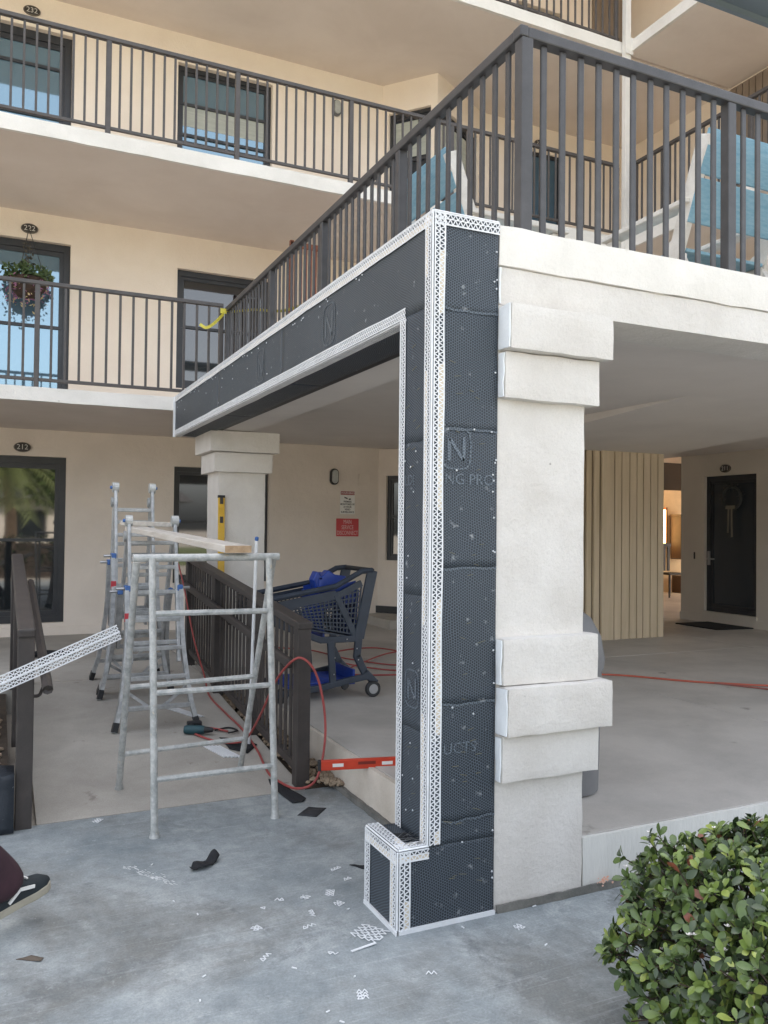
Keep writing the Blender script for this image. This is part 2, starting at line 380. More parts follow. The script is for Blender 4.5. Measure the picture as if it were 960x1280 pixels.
# ------------------------------------------------------------------ ground, ramp, floors
def structure(name, mb, m, **k):
    o = mb.build(name, m, **k); o['kind'] = 'structure'; return o
structure('ground', MB().box(-140,140,-220,200,-0.5,-0.012), asph)
structure('pavement', MB().box(-6,7,-6,1.77,-0.2,0.0), pave_m)
structure('lawn', MB().box(-60,60,-40,-14,-0.2,0.03), lawn)
mb = MB()   # ramp with its landing
mb.add([(-1.33,1.774,-0.2),(0.13,1.774,-0.2),(0.13,4.58,-0.2),(-1.33,4.58,-0.2),(-1.33,1.774,0.002),(0.13,1.774,0.002),(0.13,4.58,F-0.003),(-1.33,4.58,F-0.003)],
       [(0,3,2,1),(4,5,6,7),(0,1,5,4),(1,2,6,5),(2,3,7,6),(3,0,4,7)])
structure('ramp', mb, conc_r)
structure('landing', MB().box(-8,0.13,4.586,7.7,-0.2,F-0.002), conc_r)
bed = structure('planting_bed', MB().box(-8,-1.46,1.9,4.58,-0.2,0.16), soil)
fl = bpy.data.objects.new('portico_floor', None); col.objects.link(fl); fl['kind'] = 'structure'
for (x0,x1) in ((0.37,3.3),(3.308,6.3),(6.308,13.5)):
    for (y0,y1) in ((0.03,3.9),(3.908,7.7 if x0 < 6 else 13.0)):
        MB().box(x0,x1,y0,y1,0.02,F).build('slab', conc_f, fl, bevel=0.004)
MB().box(0.14,0.37,4.6,7.7,0.0,F-0.001).build('slab', conc_f, fl)
MB().box(0.36,13.4,0.05,12.9,-0.1,F-0.02).build('bed_layer', grime, fl)
MB().rbox(0.332,0.368,0.27,4.59,-0.05,F+0.001, 0.06,0.003,6,1).build('left_kerb_face', mat('cream_kerb', S(212,203,190), 0.85, S(192,182,168), 3, 0.6, 30, fine=0.1, spots=S(120,112,102), spot_s=30, spot_t=0.71), fl, smooth=True)
MB().rbox(0.752,13.3,0.0,0.028,-0.05,F+0.001, 0.08,0.004,6,3).build('front_kerb_face', kerbw, fl, smooth=True)
MB().rbox(0.31,2.4,-0.016,0.0,-0.03,0.034, 0.03,0.006,14,5).build('grime_strip', grime, fl)
MB().rbox(0.300,0.334,0.5,1.8,-0.03,0.03, 0.03,0.006,14,9).build('grime_strip', grime, fl)
MB().box(0.13,0.34,1.774,4.59,-0.2,0.02).build('gravel_bed', soil, fl)
# pebbles beside the kerb and in the bed: uncountable
mb = MB()
def pebble(mb, p, r):
    n = 5; base = len(mb.v); pts = []
    ax = [random.uniform(0.7,1.3) for _ in range(3)]; ph = random.random()*6
    vs = [(0,0,-1)]+[(math.cos(2*math.pi*k/n+ph)*0.9, math.sin(2*math.pi*k/n+ph)*0.9, random.uniform(-0.4,0.1)) for k in range(n)]+[(math.cos(2*math.pi*(k+.5)/n+ph)*0.7, math.sin(2*math.pi*(k+.5)/n+ph)*0.7, random.uniform(0.4,0.7)) for k in range(n)]+[(0,0,0.95)]
    vs = [(p[0]+v[0]*r*ax[0], p[1]+v[1]*r*ax[1], p[2]+v[2]*r*ax[2]*0.7) for v in vs]
    fs = [(0,1+(k+1)%n,1+k) for k in range(n)]+[(1+k,1+(k+1)%n,1+n+k) for k in range(n)]+[(1+(k+1)%n,1+n+(k+1)%n,1+n+k) for k in range(n)]+[(1+n+k,1+n+(k+1)%n,2*n+1) for k in range(n)]
    mb.add(vs, fs)
for i in range(950):
    y = random.uniform(1.66,4.5); x = random.uniform(0.14,0.325)
    if y < 1.78: x = random.uniform(0.2+(1.78-y)*0.9,0.325)
    pebble(mb, (x, y, 0.03+random.random()*0.02+ramp_z(y)*0.55), random.uniform(0.010,0.024))
for i in range(420):
    x = random.uniform(-2.1,-1.5); y = random.uniform(1.95,3.6); pebble(mb, (x, y, 0.175), random.uniform(0.010,0.026))
g = mb.build('gravel', stone_a, smooth=False); tag(g, 'tan and brown pebbles in the strip along the kerb', 'gravel', kind='stuff')
b = MB().rbox(-2.4,-1.47,1.78,1.9,-0.02,0.2, 0.04,0.006,8,2).build('bed_kerb', conc_r, smooth=True)
tag(b, 'low concrete kerb of the planting bed by the left handrail', 'kerb')
# black paint-specked plastic sheet draped over the kerb end, left of the handrail post
mb = MB(); n = 14; k = 16
for i in range(n+1):
    for j in range(k+1):
        x = -1.44-1.0*i/n; t = j/k
        if t < 0.45: y = 1.86-0.16*(t/0.45); z = 0.30-0.02*t
        else: y = 1.70-0.02*(t-0.45); z = 0.29*(1-(t-0.45)/0.55)+0.005
        d = noise.noise_vector(Vector((x*7, t*5, 3)))*0.022
        mb.v.append(Vector((x, y, z))+Vector((0, -abs(d.y), d.z*0.5)))
for i in range(n):
    for j in range(k): mb.f.append((i*(k+1)+j, (i+1)*(k+1)+j, (i+1)*(k+1)+j+1, i*(k+1)+j+1))
t = mb.build('plastic_sheet', mat('black_speckled_sheet', S(46,52,60), 0.45, S(36,42,50), 5, 0.5, 14, spots=S(196,198,198), spot_s=34, spot_t=0.70, bdist=0.02), smooth=True)
so = t.modifiers.new('thickness', 'SOLIDIFY'); so.thickness = 0.004
tag(t, 'dark paint-specked plastic sheet hanging over the kerb left of the handrail post', 'plastic sheet')

# ------------------------------------------------------------------ buildings
def wall_mb(s0, s1, z0, z1, holes, o, U, Nn, depth=0.12):
    """wall in plane o+U*s, with recessed openings (s0,s1,z0,z1); Nn = inward direction"""
    mb = MB(); o = Vector(o); U = Vector(U); Nn = Vector(Nn)
    P = lambda s, z, d=0: o+U*s+Vector((0,0,z))+Nn*d
    ss = sorted({s0, s1, *[h[0] for h in holes], *[h[1] for h in holes]}); zs = sorted({z0, z1, *[h[2] for h in holes], *[h[3] for h in holes]})
    for a, b in zip(ss, ss[1:]):
        for c, d in zip(zs, zs[1:]):
            if any(h[0] <= a and b <= h[1] and h[2] <= c and d <= h[3] for h in holes): continue
            mb.add([P(a,c), P(b,c), P(b,d), P(a,d)], [(0,1,2,3)])
    for a, b, c, d in holes:
        for q in (((a,c),(b,c)), ((b,c),(b,d)), ((b,d),(a,d)), ((a,d),(a,c))):
            (sa, za), (sb, zb) = q
            mb.add([P(sa,za), P(sa,za,depth), P(sb,zb,depth), P(sb,zb)], [(0,1,2,3)])
    return mb
def window(parent, h, o, U, Nn, pane_m, rails=(), frame=0.05, mulls=(), name='window', inset=0.075, blind_h=None, label=None):
    o = Vector(o); U = Vector(U); Nn = Vector(Nn); a, b, c, d = h
    P = lambda s, z, dd: o+U*s+Vector((0,0,z))+Nn*dd
    mb = MB(); w = frame; dep = inset
    def fb(sa, sb, za, zb, e=0.0):
        v = [P(sa,za,dep+e), P(sb,za,dep+e), P(sb,zb,dep+e), P(sa,zb,dep+e), P(sa,za,dep+0.05), P(sb,za,dep+0.05), P(sb,zb,dep+0.05), P(sa,zb,dep+0.05)]
        mb.add(v, [(0,1,2,3),(7,6,5,4),(4,5,1,0),(5,6,2,1),(6,7,3,2),(7,4,0,3)])
    fb(a,a+w,c,d); fb(b-w,b,c,d); fb(a+w,b-w,c,c+w*1.2,0.002); fb(a+w,b-w,d-w*1.2,d,0.002)
    fb(a+w,a+w*1.7,c+w*1.2,d-w*1.2,0.018); fb(b-w*1.7,b-w,c+w*1.2,d-w*1.2,0.018); fb(a+w*1.7,b-w*1.7,d-w*2.0,d-w*1.2,0.018); fb(a+w*1.7,b-w*1.7,c+w*1.2,c+w*2.0,0.018)
    f = mb.build(name, frame_m, parent)
    if label: f['label'] = label
    q = MB(); dd = dep+0.036
    v = [P(a+w*.5,c+w*.5,dd), P(b-w*.5,c+w*.5,dd), P(b-w*.5,d-w*.5,dd), P(a+w*.5,d-w*.5,dd)]
    q.add(v+[p+Nn*0.008 for p in v], [(0,1,2,3),(7,6,5,4),(4,5,1,0),(5,6,2,1),(6,7,3,2),(7,4,0,3)])
    q.build('pane', pane_m, f)
    if rails or mulls:
        for z in rails:
            mb = MB(); fb(a+w,b-w,z-0.018,z+0.018,0.012); mb.build('rail', frame_m, f)
        for s_ in mulls:
            mb = MB(); fb(s_-0.02,s_+0.02,c+w,d-w,0.012); mb.build('mullion', frame_m, f)
    if blind_h:
        mb = MB(); fb(a+w*1.6,b-w*1.6,blind_h[0],blind_h[1],0.033); mb.build('blind', blind, f)
    return f
bld = thing('apartment_building', 'beige stucco apartment block with stacked walkways behind the ladders', 'building', (0, 7.7, 0))
YW = 7.7
oA, uA, nA = (0, YW, 0), (1,0,0), (0,1,0)
h_d1 = (-2.7,-0.815,0.378,2.353); h_w1 = (0.462,1.713,0.82,2.30)
h_d2 = (-2.7,-0.81,2.95,4.925);  h_w2 = (0.464,1.70,3.30,4.83)
h_d3 = (-2.7,-0.83,5.55,7.46);   h_w3 = (0.434,1.686,5.95,7.475); h_e3 = (5.73,6.45,5.45,7.45)
h_w4 = (5.60,6.43,8.6,9.75);     h_w4b = (0.434,1.686,8.6,10.1)
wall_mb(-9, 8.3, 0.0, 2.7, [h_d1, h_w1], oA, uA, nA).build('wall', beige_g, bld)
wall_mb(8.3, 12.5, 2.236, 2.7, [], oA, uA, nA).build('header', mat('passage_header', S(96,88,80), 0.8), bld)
wall_mb(-9, 14, 2.7, 10.7, [h_d2, h_w2, h_d3, h_w3, h_e3, h_w4, h_w4b], oA, uA, nA).build('wall', beige, bld)
window(bld, h_d1, oA, uA, nA, glass, rails=(1.36,), frame=0.07, name='sliding_door')
window(bld, h_w1, oA, uA, nA, glass, rails=(1.60,), frame=0.05)
window(bld, h_d2, oA, uA, nA, glass_sky, rails=(3.92,), frame=0.07, name='sliding_door')
window(bld, h_w2, oA, uA, nA, glass, rails=(4.11,), frame=0.06)
window(bld, h_d3, oA, uA, nA, glass_sky, rails=(7.06,6.46), frame=0.08, name='sliding_door')
window(bld, h_w3, oA, uA, nA, glass_sky, rails=(7.0,6.60,6.5), frame=0.05, blind_h=(6.72,6.98))
window(bld, h_w4, oA, uA, nA, glass_sky, frame=0.05); window(bld, h_w4b, oA, uA, nA, glass_sky, frame=0.05)
dr = MB().box(5.73,6.45,YW+0.06,YW+0.1,5.45,7.45).build('door', teal, bld)
MB().box(5.73,5.78,YW+0.02,YW+0.06,5.45,7.45).box(6.40,6.45,YW+0.02,YW+0.06,5.45,7.45).box(5.78,6.40,YW+0.02,YW+0.06,7.40,7.45).build('door_frame', frame_m, dr)
for za, zb in ((5.6,6.3),(6.42,7.28)): MB().box(5.86,6.32,YW+0.05,YW+0.06,za,zb).build('door_panel', teal, dr, bevel=0.006)
MB().lathe([(0.0,0),(0.022,0.002),(0.026,0.03),(0.0,0.045)], (5.85,YW+0.055,6.38), 10, (Vector((1,0,0)),Vector((0,0,-1)),Vector((0,-1,0)))).build('handle', chrome, dr)
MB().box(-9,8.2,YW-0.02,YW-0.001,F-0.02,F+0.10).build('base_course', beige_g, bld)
for (zs, y0) in ((2.80,5.24),(5.40,5.57),(8.0,5.57)):                      # walkway slabs
    th = 0.135 if zs < 3 else 0.155
    x0, x1 = (-9, 0.0) if zs < 3 else (-9, 5.88)
    MB().rbox(x0,x1,y0,y0+0.05,zs-th,zs, 0.12,0.005,5,zs).build('slab_edge', trimw, bld, smooth=True)
    MB().box(x0 if zs > 3 else -9, 14 if zs > 3 else 0.62, y0+0.05, 7.699, zs-th+0.004, zs-0.004).build('walkway_slab', soff, bld)
MB().box(-9,14,5.4,16.5,10.7,10.95).build('shading_roof_slab', soff, bld)  # unseen roof, added so the top floor is shaded
MB().box(-9,8.25,YW+0.35,16,0,10.69).build('shading_mass', soff, bld)  # unseen building depth, added to keep the front in shade
MB().box(8.25,14,YW+0.35,16,2.71,10.69).build('shading_mass', soff, bld)
MB().box(7.03,7.80,YW-0.05,YW-0.003,8.0,10.6).build('siding_panel', siding, bld)
for i in range(7): MB().box(7.06+i*0.105,7.08+i*0.105,YW-0.056,YW-0.05,8.0,10.6).build('batten', siding, bld)
MB().rbox(3.05,5.2,6.75,7.69,F-0.05,F+0.12, 0.1,0.006,5,2).build('bay_plinth', conc_r, bld, smooth=True)
# corner bay with a window on each cheek
apex, bl, br = Vector((3.85,7.05,0)), Vector((3.31,7.7,0)), Vector((4.95,7.7,0))
for (A, B, floors) in ((bl, apex, (0.95,6.0)), (apex, br, (0.95,6.0))):
    U = (B-A).normalized(); ln = (B-A).length; Nn = Vector((-U.y, U.x, 0))
    hs_ = [(0.12,ln-0.06,1.094,2.283),(0.12,ln-0.06,3.5,4.85),(0.10,ln-0.10,6.0,7.42)]
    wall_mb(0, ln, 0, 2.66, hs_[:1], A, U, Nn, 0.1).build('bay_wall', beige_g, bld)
    wall_mb(0, ln, 2.69, 10.7, hs_[1:], A, U, Nn, 0.1).build('bay_wall', beige, bld)
    for h in hs_: window(bld, h, A, U, Nn, glass if h[2] < 5 else glass_d, rails=((h[2]+h[3])/2+0.02,), frame=0.045, inset=0.05, blind_h=((h[2]+h[3])/2+0.08, h[3]-0.12) if h[2] > 5 else None)
MB().add([(3.27,7.72,F+.12),(3.85,7.02,F+.12),(4.99,7.72,F+.12),(3.27,7.72,F+0.22),(3.85,7.02,F+0.22),(4.99,7.72,F+0.22)], [(0,1,4,3),(1,2,5,4),(3,4,5)]).build('base_strip', blackp, bld)

wing = thing('side_wing', 'grey-beige wing with a dark glazed door at the right under the portico', 'building', (7.78, 5, 0))
oB, uB, nB = (7.78,0,0), (0,1,0), (1,0,0)
XB = 7.78
h_b1 = (5.12,6.03,0.39,2.345); h_b3 = (2.4,3.4,5.45,7.45); h_b3b = (4.0,4.62,6.2,7.3)
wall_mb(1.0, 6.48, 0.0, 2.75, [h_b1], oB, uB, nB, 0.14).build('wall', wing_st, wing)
wall_mb(1.0, 7.699, 2.75, 10.7, [h_b3, h_b3b], oB, uB, nB, 0.12).build('wall', beige, wing)
MB().box(XB+0.003,XB+0.3,6.34,6.48,0.02,2.74).build('wall_end', wing_st, wing)
window(wing, h_b3, oB, uB, nB, glass_sky, frame=0.06); window(wing, h_b3b, oB, uB, nB, glass_sky, frame=0.05)
MB().box(XB+0.2,16,1.05,6.33,0,10.69).build('shading_mass', soff, wing)  # unseen depth of the wing, added for the shade it casts
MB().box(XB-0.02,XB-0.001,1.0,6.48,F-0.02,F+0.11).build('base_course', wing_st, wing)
d = window(wing, h_b1, oB, uB, nB, glass_d, frame=0.055, inset=0.05, name='storm_door', label='dark glazed storm door with a ribbon hanging on it')
MB().box(XB-0.03,XB+0.06,5.10,6.05,0.34,0.392).build('sill', wing_st, wing)
MB().box(XB+0.104,XB+0.11,5.25,5.9,0.5,1.18).build('kick_panel', mat('door_lower_panel', S(74,82,90), 0.5), d)
for z, yy in ((1.13,5.98),):
    MB().box(XB+0.02,XB+0.05,yy-0.02,yy+0.01,z-0.07,z+0.13).bar((XB+0.0,yy-0.01,z+0.02),(XB+0.0,yy-0.13,z+0.02),0.02,0.02).build('handle', chrome, d)
MB().box(XB-0.012,XB-0.001,6.20,6.22,1.14,1.24).build('doorbell', plaq, wing)
for (zs) in (5.40, 8.0):
    MB().rbox(5.88,5.93,1.0,5.57,zs-0.155,zs, 0.14,0.005,5,zs+1).build('slab_edge', trimw, wing, smooth=True)
    MB().box(5.93,XB-0.001,1.0,5.57,zs-0.151,zs-0.004).build('walkway_slab', soff, wing)
MB().box(5.4,16,1.0,5.39,10.7,10.95).build('shading_roof_slab', soff, wing)  # unseen wing roof, added for shade as well
for i in range(9): MB().box(XB-0.05,XB-0.003,4.72+i*0.11,4.815+i*0.11,8.0,10.6).build('siding_board', siding, wing)
for i in range(8): MB().box(XB-0.05,XB-0.003,4.78+i*0.11,4.875+i*0.11,5.41,7.80).build('siding_board', siding, wing)
p = MB().box(5.80,5.885,5.49,5.566,2.81,10.69).build('corner_post', trimw, bevel=0.004)
tag(p, 'tall slim white post at the inner corner of the upper walkways', 'post')
MB().box(5.78,5.905,5.47,5.485,7.80,8.02).build('collar', trimw, p)
a = MB().box(XB-0.06,XB-0.004,4.60,4.68,6.95,7.15).build('fire_alarm', mat('alarm_red', S(176,84,76), 0.5), bevel=0.006)
tag(a, 'small red alarm box on the upper wing wall', 'alarm')

# fluted tan enclosure under the portico
enc = thing('board_enclosure', 'tan enclosure of upright boards standing behind the white column', 'enclosure', (5.3, 5.0, F))
xs = [4.55,4.685,4.802,4.886,4.981,5.176,5.286,5.41,5.523,5.625,5.74,5.856,5.96]
for i, (a, b) in enumerate(zip(xs, xs[1:])):
    off = 0.03*max(0, 4-i)
    MB().box(a+0.006,b-0.006,4.94+off,4.98+off,F,2.672).build('board', tan_b, enc, bevel=0.004)
MB().box(4.5,5.95,5.06,5.10,F,2.67).box(5.90,5.94,4.985,5.9,F,2.67).build('backing', tan_dk, enc)
for i in range(8): MB().box(5.941,5.965,4.985+i*0.11,5.085+i*0.11,F,2.672).build('board', tan_b, enc)

# passage beyond the wing: warm lit lounge seen through the gap
lw = thing('lounge_wall', 'warm lit cream wall at the far end of the passage', 'wall', (11.5, 10.6, F))
cream = mat('lounge_cream', S(222,198,158), 0.8, S(206,182,142), 3)
MB().box(8.6,14,10.6,10.75,0.1,3.0).build('wall', cream, lw)
lp = mat('lamp_glow', S(255,214,140), 0.5)
bb = lp.node_tree.nodes['Principled BSDF']; bb.inputs['Emission Color'].default_value = S(255,205,130); bb.inputs['Emission Strength'].default_value = 3.2
MB().box(11.22,11.40,10.54,10.59,1.25,2.0).build('lit_window', lp, lw)
MB().box(11.19,11.22,10.53,10.6,1.2,2.05).box(11.40,11.44,10.53,10.6,1.2,2.05).build('window_frame', redwood, lw)
o = MB().lathe([(0.0,0.0),(0.16,0.02),(0.2,0.12),(0.1,0.2),(0,0.22)], (10.9,9.4,2.35), 14).build('added_glow_lamp', lp, smooth=True)  # extra glowing lamp, added to brighten the lounge wall
tag(o, 'small glowing lamp added under the passage ceiling to brighten it', 'lamp')
MB().tube([(10.9,9.4,2.56),(10.9,9.4,2.7)], 0.012, 6).build('stem', plaq, o)
cb_ = thing('lounge_cabinet', 'dark wood cabinet against the lit passage wall', 'cabinet', (11.68,10.4,F))
MB().box(11.5,11.86,10.2,10.5,0.95,1.85).build('body', mat('cabinet_wood', S(84,64,52), 0.6, S(70,52,42), 5), cb_, bevel=0.01)
MB().box(11.52,11.84,10.22,10.48,F,0.6).build('lower_body', mat('cabinet_wood', S(96,62,44), 0.6), cb_, bevel=0.01)
MB().box(11.49,11.87,10.18,10.52,1.85,1.90).build('top', MATS['cabinet_wood'], cb_, bevel=0.006)
ch = thing('passage_chair', 'black patio chair standing in the lit passage', 'chair', (10.6,9.6,F))
for dx, dy in ((-.2,-.2),(.2,-.2),(-.2,.2),(.2,.2)): MB().tube([(10.6+dx,9.6+dy,F),(10.6+dx*.9,9.6+dy*.9,0.68)], 0.018, 6).build('leg', blackp, ch)
MB().box(10.38,10.82,9.38,9.82,0.68,0.72).build('seat', blackp, ch, bevel=0.01)
for i in range(4): MB().box(10.40+i*0.11,10.46+i*0.11,9.79,9.82,0.74,1.25).build('back_slat', blackp, ch)
MB().box(10.38,10.82,9.785,9.825,1.22,1.30).build('back_rail', blackp, ch, bevel=0.008)
hp = thing('hanging_pot', 'dark hanging pot beside the lit passage wall', 'pot', (10.1,8.4,1.9))
MB().lathe([(0.02,-0.14),(0.12,-0.1),(0.15,0.05),(0.14,0.12)], (10.1,8.4,2.0), 14).build('pot', blackp, hp, smooth=True)
for k in range(3):
    a = k*2.1; MB().tube([(10.1+0.14*math.cos(a),8.4+0.14*math.sin(a),2.12),(10.1,8.4,2.6)], 0.004, 4).build('chain', blackp, hp)
structure('passage_ceiling', MB().box(6.0,14,7.95,11,2.695,2.703), mat('passage_wood', S(150,112,84), 0.7, S(126,92,68), 6, stretch=(1,9,1)))
# ------------------------------------------------------------------ portico
port = thing('entrance_portico', 'white stuccoed entrance portico being re-clad with black lath and white corner beads', 'portico', (0.5, 2.6, 0))
MB().box(0.604,9.0,0.31,5.60,2.668,2.79).box(0.604,7.775,5.60,7.695,2.668,2.72).build('ceiling_slab', ceilm, port)
MB().box(0.02,9,0.03,5.58,2.7905,2.7995).build('deck_surface', conc_f, port)
MB().rbox(0.31,0.60,0.272,5.22,2.432,2.789, 0.15,0.003,4,2).build('beam', ceilm, port)
MB().rbox(0.305,9.0,0.004,0.31,2.47,2.63, 0.06,0.003,5,4).build('front_beam', colw, port, smooth=True)
MB().rbox(0.303,9.0,-0.006,0.30,2.628,2.802, 0.04,0.006,7,5).build('front_ledge', trimw, port, smooth=True)
MB().prism([(2.2,2.669),(4.98,2.50),(4.98,2.669)], (3.6,0,0), Y, Z, X*2.42).build('dropped_ceiling', ceilm, port)
def column(x0, x1, y0, y1, base_z, cut=False, top=2.471):
    c = MB().rbox(x0,x1,y0,y1,base_z,top-0.001, 0.03,0.0034,8,x0+y0,0.003).build('column', colw, port, smooth=True)
    return c
c1 = column(0.302, 0.75, 0.002, 0.45, -0.03)
def band(parent, z0, z1, d, dx, m=colw, seed=0.0):
    o = MB().rbox(0.312,0.75+dx,-d,0.46,z0,z1, 0.022,0.0036,9,seed,0.005).build('moulding_band', m, parent, smooth=True)
    MB().rbox(0.302,0.3125,-d+0.004,0.003,z0+0.004,z1-0.004, 0.02,0.005,14,seed+3,0.004).build('cut_foam_end', foamw, o, smooth=True)
    return o
band(c1, 2.275, 2.462, 0.085, 0.085, seed=1); band(c1, 2.080, 2.274, 0.045, 0.045, seed=2)
band(c1, 0.915, 1.108, 0.045, 0.045, seed=3); band(c1, 0.718, 0.914, 0.085, 0.09, seed=4); band(c1, 0.528, 0.717, 0.045, 0.05, seed=5)
c2 = column(0.30, 0.75, 4.70, 5.15, 0.05, top=2.431)
for z0, z1, d in ((2.236,2.430,0.105),(2.05,2.235,0.055)): MB().rbox(0.30-d,0.75+d,4.70-d,5.15+d,z0,z1, 0.06,0.003,7,z0).build('moulding_band', colw, c2, smooth=True)
# foam core and black lath over the widened left part of the corner
MB().box(0.006,0.300,0.006,0.262,0.02,2.790).box(-0.120,0.006,0.006,0.288,0.02,0.302).box(0.006,0.309,0.262,5.225,2.428,2.788).build('foam_core', blackp, port)
def sheet(name, corners, nrm, m, seed, amp=0.004, nx=14, nz=14, wavy=0.006):
    """thin lath sheet: corners BL, BR, TR, TL; nrm outward"""
    BL, BR, TR, TL = [Vector(c) for c in corners]; nrm = Vector(nrm); mb = MB()
    for j in range(nz+1):
        for i in range(nx+1):
            a, t = i/nx, j/nz; p = (BL*(1-a)+BR*a)*(1-t)+(TL*(1-a)+TR*a)*t
            q = p*5+Vector((seed,0,seed)); w = noise.noise(q)*amp
            e = (1-t)**3*0.001                                     # lower edge laps proud of the sheet below
            dz = noise.noise(Vector((a*4, seed, 0)))*wavy if j == 0 else 0
            mb.v.append(p+nrm*(w*0.3+e+0.003)+(BL-TL).normalized()*dz)
    for j in range(nz):
        for i in range(nx):
            k = j*(nx+1)+i; mb.f.append((k, k+1, k+nx+2, k+nx+1))
    o = mb.build(name, m, port, smooth=True)
    s_ = o.modifiers.new('thickness', 'SOLIDIFY'); s_.thickness = 0.003; s_.offset = -1
    return o
zs = [0.0,0.392,0.85,1.39,1.94,2.415,2.80]
for i, (a, b) in enumerate(zip(zs, zs[1:])):
    x0 = -0.128 if i == 0 else 0.0
    if i == 0:
        sheet('lath_sheet', ((-0.126,0,0.006),(0.301,0,0.006),(0.301,0,0.318),(-0.126,0,0.318)), (0,-1,0), lath_w, 1.0)
        sheet('lath_sheet', ((0.0,0,0.31),(0.301,0,0.31),(0.301,0,0.41),(0.0,0,0.41)), (0,-1,0), lath_w, 1.4, nz=4)
    else:
        sheet('lath_sheet', ((0,0,a),(0.301,0,a),(0.301,0,min(b+0.02,2.80)),(0,0,min(b+0.02,2.80))), (0,-1,0), lath_w, i*2.3)
for i, z in enumerate(zs[1:-1]):          # pale wavy lap edges where one sheet covers the next
    mb = MB(); pts = [(x/24*0.30, z+noise.noise(Vector((x*0.16, i*3.3, 0)))*0.012) for x in range(25)]
    for (xa, za), (xb, zb) in zip(pts, pts[1:]): mb.add([(xa,-0.0062,za),(xb,-0.0062,zb),(xb,-0.0058,zb+0.010),(xa,-0.0058,za+0.010)], [(0,1,2,3)])
    mb.build('lap_edge', lap_m, port)
zl = [0.31,0.74,1.28,1.9,2.425]
for i, (a, b) in enumerate(zip(zl, zl[1:])):
    sheet('lath_sheet', ((0,0.268,a),(0,0,a),(0,0,b+0.015),(0,0.268,b+0.015)), (-1,0,0), lath_w, i*3.1+9)
sheet('lath_sheet', ((-0.128,0.292,0.0),(-0.128,0,0.0),(-0.128,0,0.305),(-0.128,0.292,0.305)), (-1,0,0), lath_w, 20, nz=8)
sheet('lath_sheet', ((-0.128,0.0,0.306),(0,0,0.306),(0,0.29,0.306),(-0.128,0.29,0.306)), (0,0,1), lath_s, 21, nz=8, amp=0.006)
yb = [5.23,3.5,1.9,0.0]
for i, (a, b) in enumerate(zip(yb, yb[1:])):
    sheet('lath_sheet', ((0,a+0.0,2.432),(0,b,2.432),(0,b,2.796),(0,a,2.796)), (-1,0,0), lath_b, 30+i, nx=30, nz=8, amp=0.004)
    sheet('soffit_lath_sheet', ((0.0,a,2.424),(0.255,a,2.424),(0.255,max(b,0.27),2.424),(0.0,max(b,0.27),2.424)), (0,0,-1), lath_s, 40+i, nx=6, nz=30, amp=0.006)
sheet('lath_sheet', ((0,0.266,0.31),(0.30,0.266,0.31),(0.30,0.266,2.42),(0,0.266,2.42)), (0,1,0), lath_w, 50)
# corner beads: a nosing and two flanges of open triangle lattice
def bead(p0, p1, fl_, w=0.046, pitch=0.0225, nose=0.007, muddy=0.5, seed=0.0, name='corner_bead'):
    p0 = Vector(p0); p1 = Vector(p1); D = (p1-p0).normalized(); Ln = (p1-p0).length
    out = sum((Vector(n) for _, n in fl_), Vector()).normalized()
    mb = MB(); md = MB()
    mb.bar(p0+out*0.006, p1+out*0.006, nose, nose, up=out)
    for A, n in fl_:
        A = Vector(A); n = Vector(n); base = p0+n*0.0095
        wob = lambda t: noise.noise(Vector((t*3.1+seed, seed, A.z+A.x*2)))*0.004+noise.noise(Vector((t*14, seed, 5)))*0.0015
        lift = lambda t: n*(noise.noise(Vector((t*2.3, seed*2, 7)))*0.002)
        P = lambda t, a: base+D*t+A*a+lift(t)
        rows = [(0.003, w*0.5), (w*0.5, w)]
        k = max(2, int(Ln/pitch)); st = Ln/k
        nseg = max(2, int(Ln/0.12))
        for q in range(nseg):
            t0, t1 = Ln*q/nseg, Ln*(q+1)/nseg
            mb.bar(P(t0, w*0.5), P(t1, w*0.5), 0.0042, 0.002, up=n)
            mb.bar(P(t0, w+wob(t0)), P(t1, w+wob(t1)), 0.006, 0.0022, up=n)
            mb.bar(P(t0, 0.003), P(t1, 0.003), 0.005, 0.002, up=n)
        for r_, (a0, a1) in enumerate(rows):
            for q in range(k):
                t = q*st; e = wob(t) if r_ else 0
                m_ = (t+st*0.5)
                mb.bar(P(t, a0), P(m_, a1+e), 0.0042, 0.0018, up=n); mb.bar(P(m_, a1+e), P(t+st, a0), 0.0042, 0.0018, up=n)
        if muddy:                                                 # base mud squeezed through under the outer row
            ns = max(3, int(Ln/0.025)); run = []
            for q in range(ns+1):
                t = Ln*q/ns; h = noise.noise(Vector((t*2.2, seed+3, A.x+A.z*3)))*0.5+0.5
                th = max(0.0, h-(1-muddy))/muddy
                run.append((P(t, w*0.56-0.012*th+noise.noise(Vector((t*20,seed,1)))*0.002)-n*0.0018, P(t, w+wob(t)+0.004*th+noise.noise(Vector((t*26,seed,2)))*0.003)-n*0.0018, th))
            for a, b in zip(run, run[1:]):
                if a[2] > 0.03 or b[2] > 0.03:
                    md.add([a[0], a[1], b[1], b[0]]+[v+n*0.0012 for v in (a[0], a[1], b[1], b[0])], [(0,1,2,3),(7,6,5,4),(0,4,5,1),(3,2,6,7),(0,3,7,4),(1,5,6,2)])
    o = mb.build(name, whitep, port)
    if md.v: md.build('base_mud', mud, o)['kind'] = 'stuff'
    return o
bead((0,0,0.318),(0,0,2.80), ((Y,-X),(X,-Y)), muddy=0.55, seed=1)
bead((0,0.27,0.312),(0,0.27,2.425), ((-Y,-X),(X,Y)), muddy=0.12, seed=2)
bead((0,0.0,2.80),(0,5.23,2.80), ((-Z,-X),(X,Z)), w=0.05, muddy=0.8, seed=3)
